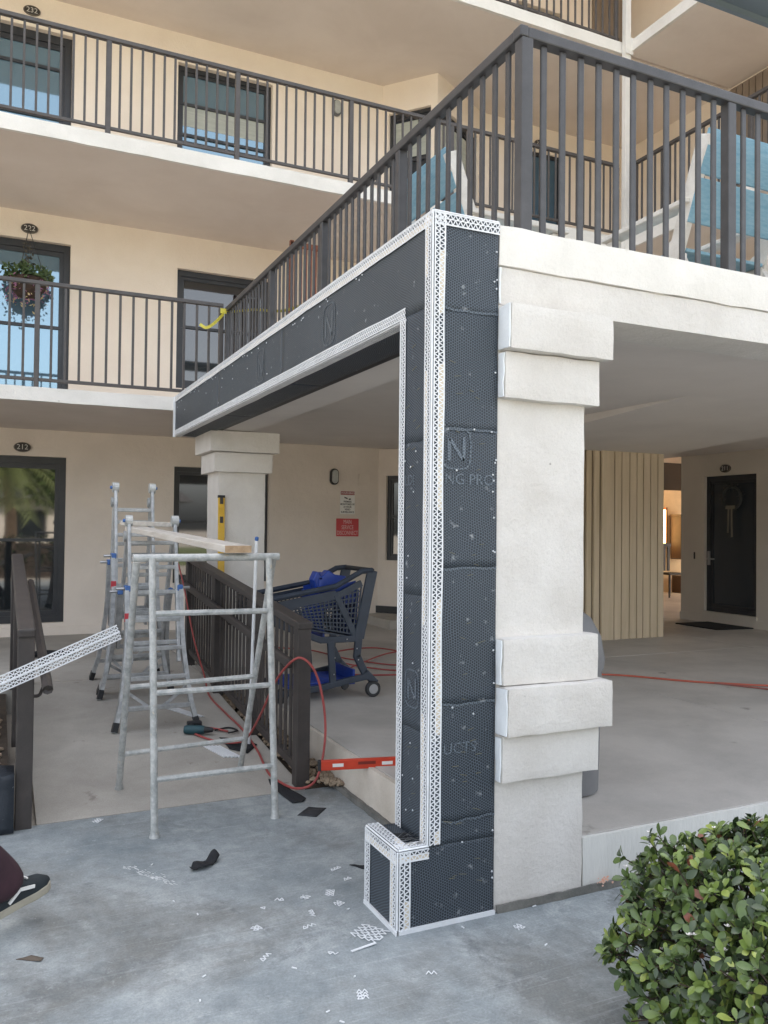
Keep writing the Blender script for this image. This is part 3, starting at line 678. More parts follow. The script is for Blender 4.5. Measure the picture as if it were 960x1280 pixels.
bead((0,0.0,2.80),(0.302,0.0,2.80), ((-Z,-Y),(Y,Z)), muddy=0.0, seed=4)
bead((0,0.225,2.424),(0,5.23,2.424), ((Z,-X),(X,-Z)), w=0.044, muddy=0.0, seed=5, pitch=0.02)
bead((-0.128,0,0.012),(-0.128,0,0.310), ((Y,-X),(X,-Y)), muddy=0.7, seed=6)
bead((-0.128,0.292,0.012),(-0.128,0.292,0.310), ((-Y,-X),(X,Y)), muddy=0.2, seed=7)
bead((-0.128,0,0.312),(-0.128,0.292,0.312), ((-Z,-X),(X,Z)), muddy=0.7, seed=8)
bead((-0.128,0,0.312),(0.0,0.0,0.312), ((-Z,-Y),(Y,Z)), w=0.04, muddy=0.7, seed=9)
MB().bar((-0.136,-0.008,0.008),(0.302,-0.008,0.008),0.012,0.016).bar((-0.136,-0.014,0.008),(-0.136,0.292,0.008),0.012,0.016).build('base_trim', whitep, port)
MB().bar((-0.010,5.235,2.41),(-0.010,5.235,2.80),0.02,0.025).box(-0.004,0.27,5.228,5.238,2.42,2.788).build('end_trim', whitep, port)
MB().add([(-0.10,0.10,0.3150),(-0.03,0.08,0.3150),(-0.02,0.15,0.3150),(-0.085,0.17,0.3150),(-0.10,0.10,0.318),(-0.03,0.08,0.318),(-0.02,0.15,0.318),(-0.085,0.17,0.318)], [(0,3,2,1),(4,5,6,7),(0,1,5,4),(1,2,6,5),(2,3,7,6),(3,0,4,7)]).build('felt_patch', felt, port)
mb = MB()
for i in range(26):
    x = random.uniform(-0.09,0.0); y = random.uniform(0.0,0.12); mb.bar((x,y,0.321+random.random()*0.006),(x+random.uniform(0.03,0.06),y+random.uniform(-0.02,0.05),0.320+random.random()*0.008),0.0016,0.0016)
mb.build('wire_ends', chrome, port)['kind'] = 'stuff'
mb = MB()   # staples and nail heads holding the lath
for i in range(24):
    z = random.uniform(0.05,2.72); x = random.choice([0.285+random.uniform(-.008,.008), random.uniform(0.06,0.28), 0.288, 0.29])
    mb.lathe([(0.0045,0),(0.0035,0.003)], (x,-0.0085,z), 6, (X,Z,-Y))
for i in range(12):
    mb.lathe([(0.004,0),(0.003,0.003)], (-0.0085,random.uniform(0.06,0.22),random.uniform(0.35,2.4)), 6, (Y,Z,-X))
for i in range(40):
    y = random.uniform(0.3,5.1); mb.lathe([(0.005,0),(0.004,0.003)], (-0.0095,y,random.choice([2.735,2.72,random.uniform(2.5,2.72)])), 6, (Y,Z,-X))
mb.build('nail_heads', mat('nail_grey', S(196,200,204), 0.4), port)['kind'] = 'stuff'
mb = MB()
for i in range(34):
    z = random.uniform(0.1,2.3); x = random.uniform(0.08,0.24); l = random.uniform(0.008,0.018); a = random.uniform(-.35,.35)
    mb.bar((x-l,-0.0085,z-l*a),(x+l,-0.0085,z+l*a),0.0018,0.0018)
for i in range(18):
    z = random.uniform(0.4,2.3); y = random.uniform(0.08,0.2); l = random.uniform(0.01,0.02); mb.bar((-0.0085,y-l,z+l*.3),(-0.0085,y+l,z-l*.3),0.0018,0.0018)
mb.build('straw_wisps', mat('straw', S(112,108,88), 0.8), port)['kind'] = 'stuff'
# faint print on the paper
def pr(body, size, o, face, sx=1.0):
    if face == 'front': return text('printed_lettering', body, size, o, X, Z, print_m, port, lift=0.0056, sx=sx, ext=0.0001, align='LEFT')
    return text('printed_lettering', body, size, o, -Y, Z, print_m, port, lift=0.0056, sx=sx, ext=0.0001, align='LEFT')
pr('NG PRO', 0.062, (0.055,0,1.745), 'front'); pr('UCTS', 0.062, (0.06,0,0.68), 'front'); pr('LDI', 0.062, (0,0.225,1.745), 'left')
def logo(o, U, n, s, pm=None):
    o = Vector(o); U = Vector(U); n = Vector(n); pts = []
    for k in range(28):
        a = 2*math.pi*k/28; c_, s_ = math.cos(a), math.sin(a); r = 1/(abs(c_)**4+abs(s_)**4)**0.25
        pts.append(o+n*0.0056+U*(c_*r*s*0.5)+Z*(s_*r*s*0.62))
    mb = MB()
    for a, b in zip(pts, pts[1:]+pts[:1]): mb.bar(a, b, s*0.055, 0.0003, up=n, ext=s*0.01)
    for (a0, b0, a1, b1) in ((-.26,-.38,-.26,.3),(-.24,.3,.26,-.38),(.26,-.38,.26,.36)):
        mb.bar(o+n*0.0057+U*a0*s+Z*b0*s, o+n*0.0057+U*a1*s+Z*b1*s, s*0.10, 0.0003, up=n)
    mb.build('printed_logo', pm or print_m, port)
logo((0.11,0,1.868), X, -Y, 0.13); logo((0,0.14,0.9), -Y, -X, 0.12); logo((0,1.12,2.60), -Y, -X, 0.17, print_b); logo((0,2.35,2.60), -Y, -X, 0.17, print_b)
# orange overspray on the kerb foot: a scatter of small dabs
om = mat('orange_marking', S(232,160,128), 0.85, S(226,190,170), 30)
for (x, z, s_, yy) in ((0.845,0.042,0.032,-0.021),(1.06,0.085,0.028,-0.0075)):
    mb = MB()
    for k in range(38):
        r_ = s_*abs(random.gauss(0,0.55)); a = random.random()*6.28; q = s_*random.uniform(0.06,0.26); cx_, cz_ = x+math.cos(a)*r_*1.3, z+math.sin(a)*r_*0.7
        mb.add([(cx_+math.cos(t*1.05)*q*random.uniform(.6,1.2), yy-0.0004*k/38, cz_+math.sin(t*1.05)*q*0.7) for t in range(6)], [tuple(range(6))])
    mb.build('paint_dabs', om, port)['kind'] = 'stuff'
MB().rbox(0.302,0.3135,-0.012,0.003,2.474,2.622, 0.02,0.005,14,8,0.004).build('cut_foam_end', foamw, port, smooth=True)

# ------------------------------------------------------------------ railings
def square_mesh(name, w, h, m, d=None):
    return MB().box(-w/2,w/2,-(d or w)/2,(d or w)/2,0,h).mesh(name, m, bevel=min(w*0.12,0.004), seg=1)
def rail_run(par, p0, p1, z0, zt, posts, m, sp=0.101, bal=0.026, post=0.055, rail=(0.055,0.045), brail=0.03, bz=0.05, bal_d=None):
    """posts = distances along the run"""
    p0 = Vector(p0); p1 = Vector(p1); D = (p1-p0); Ln = D.length; D.normalize(); ang = math.atan2(D.y, D.x)
    R_ = Matrix.Rotation(ang, 3, 'Z')
    bm_ = square_mesh('baluster', bal, zt-rail[1]-z0-bz, m, bal_d); pm = square_mesh('post', post, zt-rail[1]-z0, m)
    MB().bar(p0+Z*(zt-rail[1]/2), p1+Z*(zt-rail[1]/2), rail[0], rail[1]).build('top_rail', m, par, bevel=0.006)
    MB().bar(p0+Z*(z0+bz), p1+Z*(z0+bz), brail, brail).build('bottom_rail', m, par, bevel=0.003)
    ps = sorted(posts)
    for d_ in ps: inst(pm, 'post', par, p0+D*d_+Z*z0, R_)
    for a, b in zip(ps, ps[1:]):
        n = max(1, round((b-a)/sp))
        for k in range(1, n):
            t = a+(b-a)*k/n; inst(bm_, 'baluster', par, p0+D*t+Z*(z0+bz)+Vector((noise.noise(Vector((t*9,a,zt)))*0.003,0,0)), R_)
r = thing('deck_railing', 'dark bronze railing turning the corner of the deck above the lath-clad portico', 'railing', (0.5,0.15,2.80))
rail_run(r, (0.526,0.15,0), (9.0,0.15,0), 2.80, 3.75, [1.234*i for i in range(7)], bronze, rail=(0.06,0.05), bz=0.03, bal=0.033, bal_d=0.015)
rail_run(r, (0.515,0.18,0), (0.515,5.30,0), 2.80, 3.749, [1.17,2.40,3.62,5.10], bronze, rail=(0.058,0.048), bz=0.03, bal=0.032, bal_d=0.014)
n = 11; bmx = square_mesh('baluster', 0.014, 0.87, bronze, 0.032)
for k in range(1, n): inst(bmx, 'baluster', r, (0.515, 0.15+1.20*k/n, 2.83))
MB().box(0.494,0.552,0.119,0.179,2.80,3.70).build('corner_post', bronze, r, bevel=0.004)
MB().box(0.484,0.527,0.1185,0.1815,3.7015,3.7515).build('corner_cap', bronze, r, bevel=0.006)
r = thing('balcony_railing', 'dark railing along the second walkway above the sliding door', 'railing', (-0.65,5.31,2.80))
rail_run(r, (-8.97,5.31,0), (0.47,5.31,0), 2.80, 3.785, [0.1+1.27*i for i in range(7)]+[9.42], bronze2, sp=0.118, bal=0.022, post=0.045, rail=(0.045,0.038), bz=0.075)
r = thing('balcony_railing', 'dark railing along the third walkway across the top of the picture', 'railing', (0.68,5.63,5.40))
rail_run(r, (-8.9,5.63,0), (5.80,5.63,0), 5.40, 6.385, [8.27-1.315*i for i in range(6,0,-1)]+[8.27+1.30*i for i in range(5)]+[14.68], bronze2, sp=0.110, bal=0.022, post=0.05, rail=(0.05,0.042), bz=0.075)
r = thing('balcony_railing', 'dark railing of the right wing walkway rising behind the deck chair', 'railing', (5.94,3.0,5.40))
rail_run(r, (5.94,1.05,0), (5.94,5.50,0), 5.40, 6.385, [0.1+1.24*i for i in range(4)]+[4.4], bronze2, sp=0.112, bal=0.022, post=0.05, rail=(0.05,0.042), bz=0.075)
r = thing('balcony_railing', 'dark railing of the topmost walkway at the upper edge of the picture', 'railing', (3.0,5.63,8.0))
rail_run(r, (-8.9,5.63,0), (5.80,5.63,0), 8.0, 8.985, [1.31*i+0.1 for i in range(11)]+[14.65], bronze2, sp=0.112, bal=0.022, post=0.05, rail=(0.05,0.042), bz=0.06)

# ramp handrails
r = thing('ramp_handrail', 'brown slatted ramp railing between the trestle and the shopping cart', 'railing', (0.126,1.84,0))
y0, y1 = 1.84, 5.02
def rz(y): return 0.965+(y-y0)*(0.27/3.14)
MB().bar((0.126,y0-0.05,rz(y0-0.05)),(0.126,y1+0.03,rz(y1+0.03)),0.095,0.045).build('top_rail', brown, r, bevel=0.008)
MB().bar((0.06,y0+0.02,rz(y0)-0.235),(0.06,y1+0.12,rz(y1+0.1)-0.235),0.04,0.055).build('grab_rail', brown, r, bevel=0.01)
for y in (y0+0.2, 3.4, 4.8): MB().tube(smooth_path([(0.126,y,rz(y)-0.30),(0.075,y,rz(y)-0.30),(0.06,y,rz(y)-0.26)],4), 0.009, 6).build('bracket', brown, r)
MB().bar((0.126,y0,rz(y0)-0.87),(0.126,y1,rz(y1)-0.87),0.04,0.05).build('bottom_rail', brown, r, bevel=0.004)
bmx = square_mesh('baluster', 0.016, 0.845, brown, 0.026)
for k in range(1, 32):
    y = y0+(y1-y0)*k/32
    if k in (10, 21): continue
    inst(bmx, 'baluster', r, (0.126, y, rz(y)-0.865))
for y in (y0, y0+(y1-y0)*10/32, y0+(y1-y0)*21/32, y1):
    MB().box(0.126-0.042,0.126+0.042,y-0.042,y+0.042,-0.02 if y < 2 else ramp_z(y)-0.03,rz(y)-0.02).build('post', brown, r, bevel=0.005)
r = thing('ramp_handrail', 'brown railing with a bracketed grab bar at the left side of the ramp', 'railing', (-1.39,1.75,0))
xl, ya, yz = -1.395, 1.77, 4.5
def rz2(y): return 1.0+(y-ya)*(0.27/2.6)
MB().bar((xl,ya-0.06,rz2(ya-0.06)),(xl,yz,rz2(yz)),0.085,0.05).build('top_rail', brown, r, bevel=0.012)
MB().tube(smooth_path([(xl+0.095,ya-0.12,rz2(ya)-0.26),(xl+0.095,ya,rz2(ya)-0.235),(xl+0.095,yz-0.3,rz2(yz-0.3)-0.16)],5), 0.026, 8).build('grab_bar', brown, r, smooth=True)
for y in (ya+0.02, 3.1, 4.2): MB().tube(smooth_path([(xl+0.03,y,rz2(y)-0.34),(xl+0.07,y,rz2(y)-0.335),(xl+0.093,y,rz2(y)-0.26)],5), 0.009, 6).build('bracket', brown, r)
MB().bar((xl,ya,0.12),(xl,yz,0.12+0.24),0.04,0.045).build('bottom_rail', brown, r)
for k in range(1, 22):
    y = ya+(yz-ya)*k/22
    MB().box(xl-0.017,xl+0.017,y-0.017,y+0.017,ramp_z(y)+0.08,rz2(y)-0.02).build('baluster', brown, r)
for y in (ya, 3.1, yz): MB().box(xl-0.04,xl+0.04,y-0.04,y+0.04,-0.02 if y < 2 else ramp_z(y)-0.02,rz2(y)-0.02).build('post', brown, r, bevel=0.005)
# ------------------------------------------------------------------ trestle, ladders, planks
tr = thing('pipe_trestle', 'galvanised pipe trestle with four legs in front of the ramp railing', 'trestle', (-0.5,1.7,0))
xl_, xr_ = -0.83, -0.20; zt = 1.385; yf, yr = 1.375, 1.44
pr_ = 0.018
MB().tube([(-0.925,1.40,zt),(xr_+0.035,1.415,zt+0.004)], 0.0205, 10).build('top_bar', galv, tr, smooth=True)
def leg(p, q, name='leg'):
    p = Vector(p); q = Vector(q); d = (q-p).normalized()
    o = MB().tube([p, q-d*0.05, q-d*0.02, q], [pr_,pr_,pr_*1.15,pr_*1.45], 10).build(name, galv, tr, smooth=True); return o
FL0, FL1 = (-0.835,1.38,zt), (-0.806,1.361,0.0); FR0, FR1 = (-0.225,1.40,zt), (-0.173,1.393,0.0)
BL0, BL1 = (-0.905,1.425,zt-0.02), (-0.880,2.118,ramp_z(2.118)+0.002); BR0, BR1 = (-0.185,1.445,zt-0.01), (-0.152,2.175,ramp_z(2.175)+0.002)
for a, b in ((FL0,FL1),(FR0,FR1),(BL0,BL1),(BR0,BR1)): leg(a, b)
def lerp(a, b, t): return Vector(a)*(1-t)+Vector(b)*t
for t in (0.205,0.49,0.80): MB().tube([lerp(FL0,FL1,t-0.005), lerp(FR0,FR1,t+0.0)], 0.0148, 8).build('rung', galv, tr, smooth=True)
for t in (0.52,0.83): MB().tube([lerp(BL0,BL1,t), lerp(BR0,BR1,t)], 0.0148, 8).build('rung', galv, tr, smooth=True)

def multi_ladder(label, cx, y, zb, zt, wt, wb, lean, back):
    """hinged multi-position ladder standing as an A: inner rails above, flared outer rails below"""
    L = thing('folding_ladder', label, 'ladder', (cx, y, zb), group='hinged aluminium ladders on the ramp')
    for side, (yb_, sgn) in enumerate(((y, 1), (y+back, -1))):
        yt = y+lean if side == 0 else y+lean+0.06
        zbb = ramp_z(yb_)+0.002; ztt = zt if side == 0 else zt-0.12
        def pt(t, w, x): return Vector((cx+x*w/2, yb_+(yt-yb_)*t, zbb+(ztt-zbb)*t))
        wf = lambda t: wb-(wb-wt-0.05)*min(1, t/0.42)**0.6
        for x in (-1, 1):
            ins = [pt(t, wt, x) for t in (0.30,1.0)]
            MB().bar(ins[0], ins[1], 0.024, 0.055, up=(0,1,0)).build('inner_rail', alu, L, bevel=0.004)
            out = [pt(t, wf(t), x)-Vector((0,0.006*sgn,0)) for t in (0.0,0.12,0.25,0.36,0.47,0.66)]
            for a, b in zip(out, out[1:]): 
                MB().bar(a, b, 0.03, 0.062, up=(0,1,0), ext=0.004).build('outer_rail', alu, L)
            MB().bar(out[0]-Vector((0,0,0.001)), out[0]+(out[1]-out[0])*0.35, 0.038, 0.07, up=(0,1,0)).build('rubber_foot', blackp, L, bevel=0.005)
            c = pt(0.655, wt+0.04, x); MB().box(c.x-0.02,c.x+0.02,c.y-0.04,c.y+0.04,c.z-0.022,c.z+0.022).build('lock_clip', bluet, L, bevel=0.006)
            MB().tube([c+X*x*0.0, c+X*x*0.075], 0.011, 8).build('lock_pin', chrome, L)
            h = pt(0.985, wt, x); hinge = MB().lathe([(0.0,-0.025),(0.042,-0.025),(0.042,0.025),(0.0,0.025)], h, 14, (Y,Z,X)).build('hinge', alu if side else galv, L)
            if side == 0: MB().lathe([(0.0,0.0),(0.014,0.0),(0.012,0.016),(0,0.018)], h+X*x*0.026, 10, (Y,Z*x,X*x)).build('knob', bluet, hinge)
        for k in range(5):
            t = 0.36+0.60*(k+0.3)/5; a, b = pt(t, wt, -1), pt(t, wt, 1)
            MB().bar(a, b, 0.03, 0.034, up=(0,1,0)).build('rung', alu, L, bevel=0.005)
        for k in range(4):
            t = 0.10+0.135*k; a, b = pt(t, wf(t), -1), pt(t, wf(t), 1); a.y -= 0.02*sgn; b.y -= 0.02*sgn
            MB().bar(a, b, 0.032, 0.034, up=(0,1,0)).build('rung', alu, L, bevel=0.005)
        if side == 0:
            c = pt(0.52, wt+0.05, -1); MB().box(c.x-0.02,c.x+0.02,c.y-0.04,c.y-0.034,c.z-0.03,c.z+0.03).build('red_sticker', pinktag, L)
        for x in (-1, 1):
            a = pt(0.19, wf(0.19), x); b = pt(0.10, 0.1, x); MB().bar(a, b, 0.018, 0.02).build('brace', alu, L)
    return L
multi_ladder('aluminium folding ladder carrying the board end behind the pipe trestle', -0.50, 3.12, 0.112, 1.605, 0.335, 0.575, 0.33, 1.0)
multi_ladder('taller aluminium folding ladder at the back near the house wall', -0.52, 3.95, 0.18, 1.885, 0.295, 0.56, 0.30, 0.62)
def plank(name, label, p, q, w, t, m=wood, endm=wood_e):
    p = Vector(p); q = Vector(q); d = (q-p).normalized()
    o = MB().bar(p, q, w, t).build(name, m, bevel=0.004); tag(o, label, 'plank')
    MB().bar(p-d*0.0015, p+d*0.0005, w*0.985, t*0.97).build('end_grain', endm, o); return o
plank('scaffold_plank', 'long weathered plank bridging the pipe trestle and the folding ladder', (-0.41,1.33,1.431), (-0.60,3.62,1.522), 0.145, 0.038)
plank('scaffold_plank', 'short weathered board lying across the folding ladder rungs', (-0.70,3.66,1.565), (-0.30,3.60,1.555), 0.10, 0.036)

# loose length of lattice bead leaning in from the left edge
lb = thing('loose_bead_strip', 'loose white lattice bead strip slanting in front of the left handrail', 'bead strip', (-0.95,2.0,0.9))
_p = port; port = lb
p0, p1 = Vector((-2.23,1.14,0.546)), Vector((-0.955,1.60,0.997))
dd_ = (p1-p0).normalized(); A1 = dd_.cross(Vector((0.5,-0.85,0.2))).normalized(); n1 = A1.cross(dd_).normalized()
bead(p0, p1, ((A1, -n1), (-A1, -n1)), w=0.036, pitch=0.026, muddy=0.0, seed=77, name='lattice')
port = _p
# offcuts on the pavement
def lattice_scrap(mb, c, ang, rows, k, pitch=0.0185, w=0.0175):
    c = Vector(c); A = Vector((math.cos(ang), math.sin(ang), 0)); B = Vector((-A.y, A.x, 0)); h = Z*0.0015
    for r_ in range(rows):
        for q in range(k):
            a = c+A*(q*pitch)+B*(r_*w)+h; b = c+A*((q+.5)*pitch)+B*((r_+1)*w)+h*2; d = c+A*((q+1)*pitch)+B*(r_*w)+h
            for u, v in ((a,b),(b,d)): mb.bar(u, v, 0.0034, 0.002)
            if random.random() < 0.7: mb.bar(a, d, 0.004, 0.002)
scr = [(130,1028,-1.01,1.678,0.9,2,3),(335,1160,-0.564,0.247,1.9,2,2),(340,1200,-0.62,0.016,0.7,1,3),(455,1248,-0.416,-0.338,-0.3,3,2),(540,1217,-0.139,-0.296,-0.4,1,2),(390,1160,-0.409,0.179,0.2,1,3),(350,1125,-0.448,0.457,-0.4,1,2),
 (430,1132,-0.224,0.303,0.5,2,2),(395,1125,-0.30,0.43,2.3,2,2),(424,1088,-0.113,0.632,0.4,1,3),(445,1135,-0.20,0.40,1.1,2,3),(430,1190,-0.364,-0.037,2.6,1,2),(655,1162,0.337,-0.164,0.3,2,2),(432,1107,-0.11,0.52,0.2,1,2),(320,1132,-0.52,0.40,1.2,1,1),(410,1146,-0.33,0.26,1.5,1,3)]
where = ['at the foot of the ramp, leftmost of all', 'two rows deep, left of the main scatter', 'thin zigzag left of centre near the bottom', 'largest patch near the bottom edge of the pavement', 'lowest one, right of the bottom patch', 'flat zigzag in the middle of the scatter', 'thin piece at the upper left of the scatter',
 'squarish piece close to the clad block', 'tilted piece at the upper middle of the scatter', 'zigzag farthest back beside the block', 'wide piece leaning toward the block', 'thin zigzag below the main scatter', 'alone in front of the white column', 'short zigzag just beside the block, far side', 'single tiny triangle at the left of the scatter', 'narrow upright zigzag in the scatter middle']
for i, (_, _, x, y, a, rws, k) in enumerate(scr):
    mb = MB(); lattice_scrap(mb, (x-k*0.011, y, 0.001), a, rws, k)
    o = mb.build('lattice_offcut', whitep); tag(o, 'white lattice offcut '+where[i], 'offcut', 'white lattice offcuts on the pavement')
mb = MB(); lattice_scrap(mb, (-0.235,-0.035,0.004), 0.6, 4, 4, 0.026, 0.03); mb.bar((-0.235,-0.035,0.006),(-0.34,-0.05,0.003),0.01,0.003)
o = mb.build('lattice_offcut', whitep); tag(o, 'torn white lattice piece lying against the foot of the clad corner block', 'offcut')
for i in range(26):
    x, y = random.uniform(-1.1,0.7), random.uniform(-0.5,1.2)
    if -0.16 < x < 0.35 and y > -0.05: continue
    l = random.uniform(0.006,0.02); a = random.random()*3
    o = MB().bar((x,y,0.003),(x+l*math.cos(a),y+l*math.sin(a),0.003),0.005,0.003).build('plastic_chip', whitep); tag(o, 'tiny white plastic chip on the pavement', 'chip', 'tiny white chips on the pavement')
def flat_piece(name, label, cat, pts, z, t, m, curl=0.0, seed=0, group=None):
    """thin crumpled flat piece from an outline"""
    bm = bmesh.new(); vs = [bm.verts.new((x, y, z)) for x, y in pts]; f = bm.faces.new(vs)
    bmesh.ops.triangulate(bm, faces=[f]); bmesh.ops.subdivide_edges(bm, edges=bm.edges[:], cuts=3, use_grid_fill=True)
    for v in bm.verts: v.co.z = ramp_z(v.co.y)+z+0.002+abs(noise.noise(v.co*11+Vector((seed,0,0))))*curl
    me = bpy.data.meshes.new(name); bm.to_mesh(me); bm.free(); me.materials.append(m)
    o = bpy.data.objects.new(name, me); col.objects.link(o); s_ = o.modifiers.new('thickness', 'SOLIDIFY'); s_.thickness = t; s_.offset = 1
    for p in me.polygons: p.use_smooth = True
    return tag(o, label, cat, group)
flat_piece('felt_scrap', 'crumpled black felt scrap alone in the middle of the pavement', 'felt scrap', [(-0.735,0.875),(-0.66,0.87),(-0.58,0.95),(-0.60,1.0),(-0.64,0.965),(-0.70,0.945)], 0.0, 0.003, felt, 0.075, 3)
flat_piece('felt_strip', 'black felt strip on the ground under the red hose by the railing post', 'felt strip', [(-0.03,1.98),(0.02,1.93),(0.075,1.60),(0.045,1.56),(-0.02,1.56),(-0.045,1.90)], 0.004, 0.003, felt, 0.012, 5)
flat_piece('felt_square', 'flat dark felt square with scribbles beside the kerb', 'felt square', [(0.045,1.475),(0.13,1.42),(0.03,1.31),(-0.055,1.375)], 0.0, 0.002, mat('felt_scuffed', S(52,54,58), 0.8, S(36,37,40), 12, spots=S(120,122,124), spot_s=40, spot_t=0.64), 0.004, 6)
flat_piece('felt_patch', 'black pointed felt patch on the ramp behind the trestle', 'felt patch', [(-0.13,2.80),(0.03,2.72),(0.075,2.58),(-0.03,2.44),(-0.12,2.56)], 0.002, 0.003, felt, 0.012, 8)
flat_piece('dark_scrap', 'small brown scrap on the pavement near the shoe', 'scrap', [(-1.45,0.385),(-1.40,0.39),(-1.36,0.355),(-1.37,0.33),(-1.42,0.365)], 0.0, 0.002, mat('leaf_brown', S(96,86,76), 0.9), 0.012, 9)
flat_piece('felt_scrap', 'black felt corner sticking out from behind the clad block', 'felt scrap', [(-0.05,0.66),(0.03,0.62),(0.08,0.56),(0.02,0.55)], 0.0, 0.003, felt, 0.012, 13)
mb = MB()
for k in range(5): mb.bar((-0.265+k*0.022,2.66-k*0.01,ramp_z(2.66)+0.006),(-0.185+k*0.022,2.42-k*0.01,ramp_z(2.42)+0.006),0.016,0.008)
o = mb.build('trim_strips', whitep); tag(o, 'short white ribbed trim strips lying on the ramp under the drill', 'trim strips')
mb = MB()
for k in range(4): mb.bar((-0.38+k*0.02,3.62,ramp_z(3.62)+0.006),(-0.19+k*0.02,3.28,ramp_z(3.28)+0.006),0.014,0.007)
o = mb.build('trim_strips', whitep); tag(o, 'longer white trim strips on the ramp behind the ladder foot', 'trim strips')

mb = MB()
for i in range(70):
    t = random.random(); c = Vector((-0.985+0.16*t+random.gauss(0,0.012), 1.06-0.26*t+random.gauss(0,0.012), 0.0012)); l = random.uniform(0.006,0.03)
    mb.bar(c, c+Vector((0.5,-0.85,0)).normalized()*l, random.uniform(0.001,0.004), 0.0008)
o = mb.build('chalk_streak', mat('chalk', S(214,216,216), 0.9)); tag(o, 'white scuffed streak on the pavement between the shoe and the trestle', 'streak')

# cordless drill lying on the ramp
dl = thing('power_drill', 'teal and black drill lying on the ramp beside the ladder foot', 'drill', (-0.24,2.9,ramp_z(2.9)))
zc = ramp_z(2.9)+0.036; ax = Vector((0.9,-0.42,0)).normalized(); sd = Vector((0.42,0.9,0)).normalized(); o0 = Vector((-0.34,2.95,zc))
tealp = mat('teal_plastic', S(32,74,82), 0.45, S(28,64,72), 10)
MB().lathe([(0.0,0),(0.026,0.0),(0.031,0.02),(0.031,0.12),(0.026,0.14)], o0, 14, (sd,Z,ax)).build('motor_body', tealp, dl, smooth=True)
MB().lathe([(0.024,0.14),(0.02,0.17),(0.014,0.2),(0.0,0.205)], o0, 14, (sd,Z,ax)).build('chuck', blackp, dl, smooth=True)
g0 = o0+ax*0.04
MB().tube([g0, g0+sd*0.06+ax*(-0.01), g0+sd*0.12+ax*(-0.015)], [0.024,0.02,0.022], 10).build('grip', blackp, dl, smooth=True)
e = g0+sd*0.13; MB().box(e.x-0.05,e.x+0.05,e.y-0.03,e.y+0.03,zc-0.034,zc+0.03).build('battery', blackp, dl, bevel=0.008)
MB().tube(smooth_path([(-0.13,2.93,zc-0.02),(-0.02,2.98,zc-0.022),(0.02,2.88,zc-0.024),(-0.06,2.84,zc-0.024)],5), 0.006, 6).build('cable', blackp, dl)
o = MB().add([], []).tube(smooth_path([(-1.28,5.9,F+0.03),(-1.1,6.0,F+0.035),(-0.95,5.95,F+0.03),(-0.83,6.03,F+0.03)],5), [0.03]*15+[0.02], 7).build('black_bag', felt, smooth=True)
tag(o, 'small black strap bundle on the landing by the house wall', 'strap bundle')

# spirit levels and pole
lv = thing('spirit_level', 'red spirit level lying from the hose to the corner over the kerb edge', 'spirit level', (0.3,1.35,F))
a, b = Vector((0.075,1.40,F+0.012)), Vector((0.70,1.22,F+0.022)); dL = (b-a).normalized()
MB().bar(a, b, 0.024, 0.055).build('body', redl, lv, bevel=0.004)
MB().bar(a-dL*0.006, a+dL*0.012, 0.027, 0.058).build('end_cap', blackp, lv, bevel=0.003)
for t in (0.16,0.58): c = a+(b-a)*t; MB().bar(c-dL*0.03, c+dL*0.03, 0.027, 0.018, ).build('vial_window', signw, lv)
MB().bar(a+(b-a)*0.33+Z*0.006, a+(b-a)*0.48+Z*0.006, 0.0265, 0.016).build('hand_slot', mat('level_dark', S(120,38,26), 0.6), lv)
lv = thing('spirit_level', 'yellow spirit level leaning upright on the far column', 'spirit level', (0.29,4.6,0.3))
a, b = Vector((0.30,4.52,0.235)), Vector((0.325,4.685,1.83)); dL = (b-a).normalized()
MB().bar(a, b, 0.06, 0.024, up=Y).build('body', yellow, lv, bevel=0.004)
for q, s_ in ((a,1),(b,-1)): MB().bar(q-dL*0.004*s_, q+dL*0.02*s_, 0.064, 0.028, up=Y).build('end_cap', blackp, lv)
for t in (0.12,0.86,0.97): c = a+(b-a)*t; MB().bar(c-dL*0.03, c+dL*0.03, 0.03, 0.027, up=Y).build('vial_window', plaq, lv)
o = MB().tube([(0.03,2.62,ramp_z(2.6)),(-0.015,2.35,1.47)], 0.011, 8).build('white_pole', whitep, smooth=True)
tag(o, 'slim white pole leaning upright inside the ramp railing', 'pole')
MB().tube([(-0.0145,2.352,1.46),(-0.0155,2.344,1.478)], 0.0125, 8).build('cap', bluet, o)

# hoses
def hose(name, label, pts, r_, m, n=8):
    o = MB().tube(smooth_path(pts, n), r_, 7).build(name, m, smooth=True); return tag(o, label, 'hose')
hose('air_hose', 'red air hose hanging down the ramp railing and looping at its post',
     [(0.0,5.0,1.20),(0.045,4.9,0.95),(0.05,4.5,0.55),(0.06,4.1,0.28),(0.03,3.8,ramp_z(3.8)+0.012),(0.04,3.3,ramp_z(3.3)+0.012),(0.06,2.9,ramp_z(2.9)+0.012),(0.04,2.45,ramp_z(2.45)+0.012),(0.0,2.12,ramp_z(2.1)+0.012),(0.0,1.95,0.03),
      (0.06,1.72,0.03),(0.17,1.69,0.08),(0.225,1.70,0.30),(0.215,1.71,0.52),(0.165,1.72,0.70),(0.09,1.745,0.78),(0.03,1.80,0.74),(-0.01,1.95,0.60),(-0.02,2.2,0.36),(-0.03,2.5,0.14),(-0.12,2.66,ramp_z(2.66)+0.012),(-0.22,2.78,ramp_z(2.78)+0.012),(-0.28,2.95,ramp_z(2.95)+0.012),(-0.16,3.0,ramp_z(3)+0.012),(-0.05,2.88,ramp_z(2.9)+0.012)], 0.0072, redh)
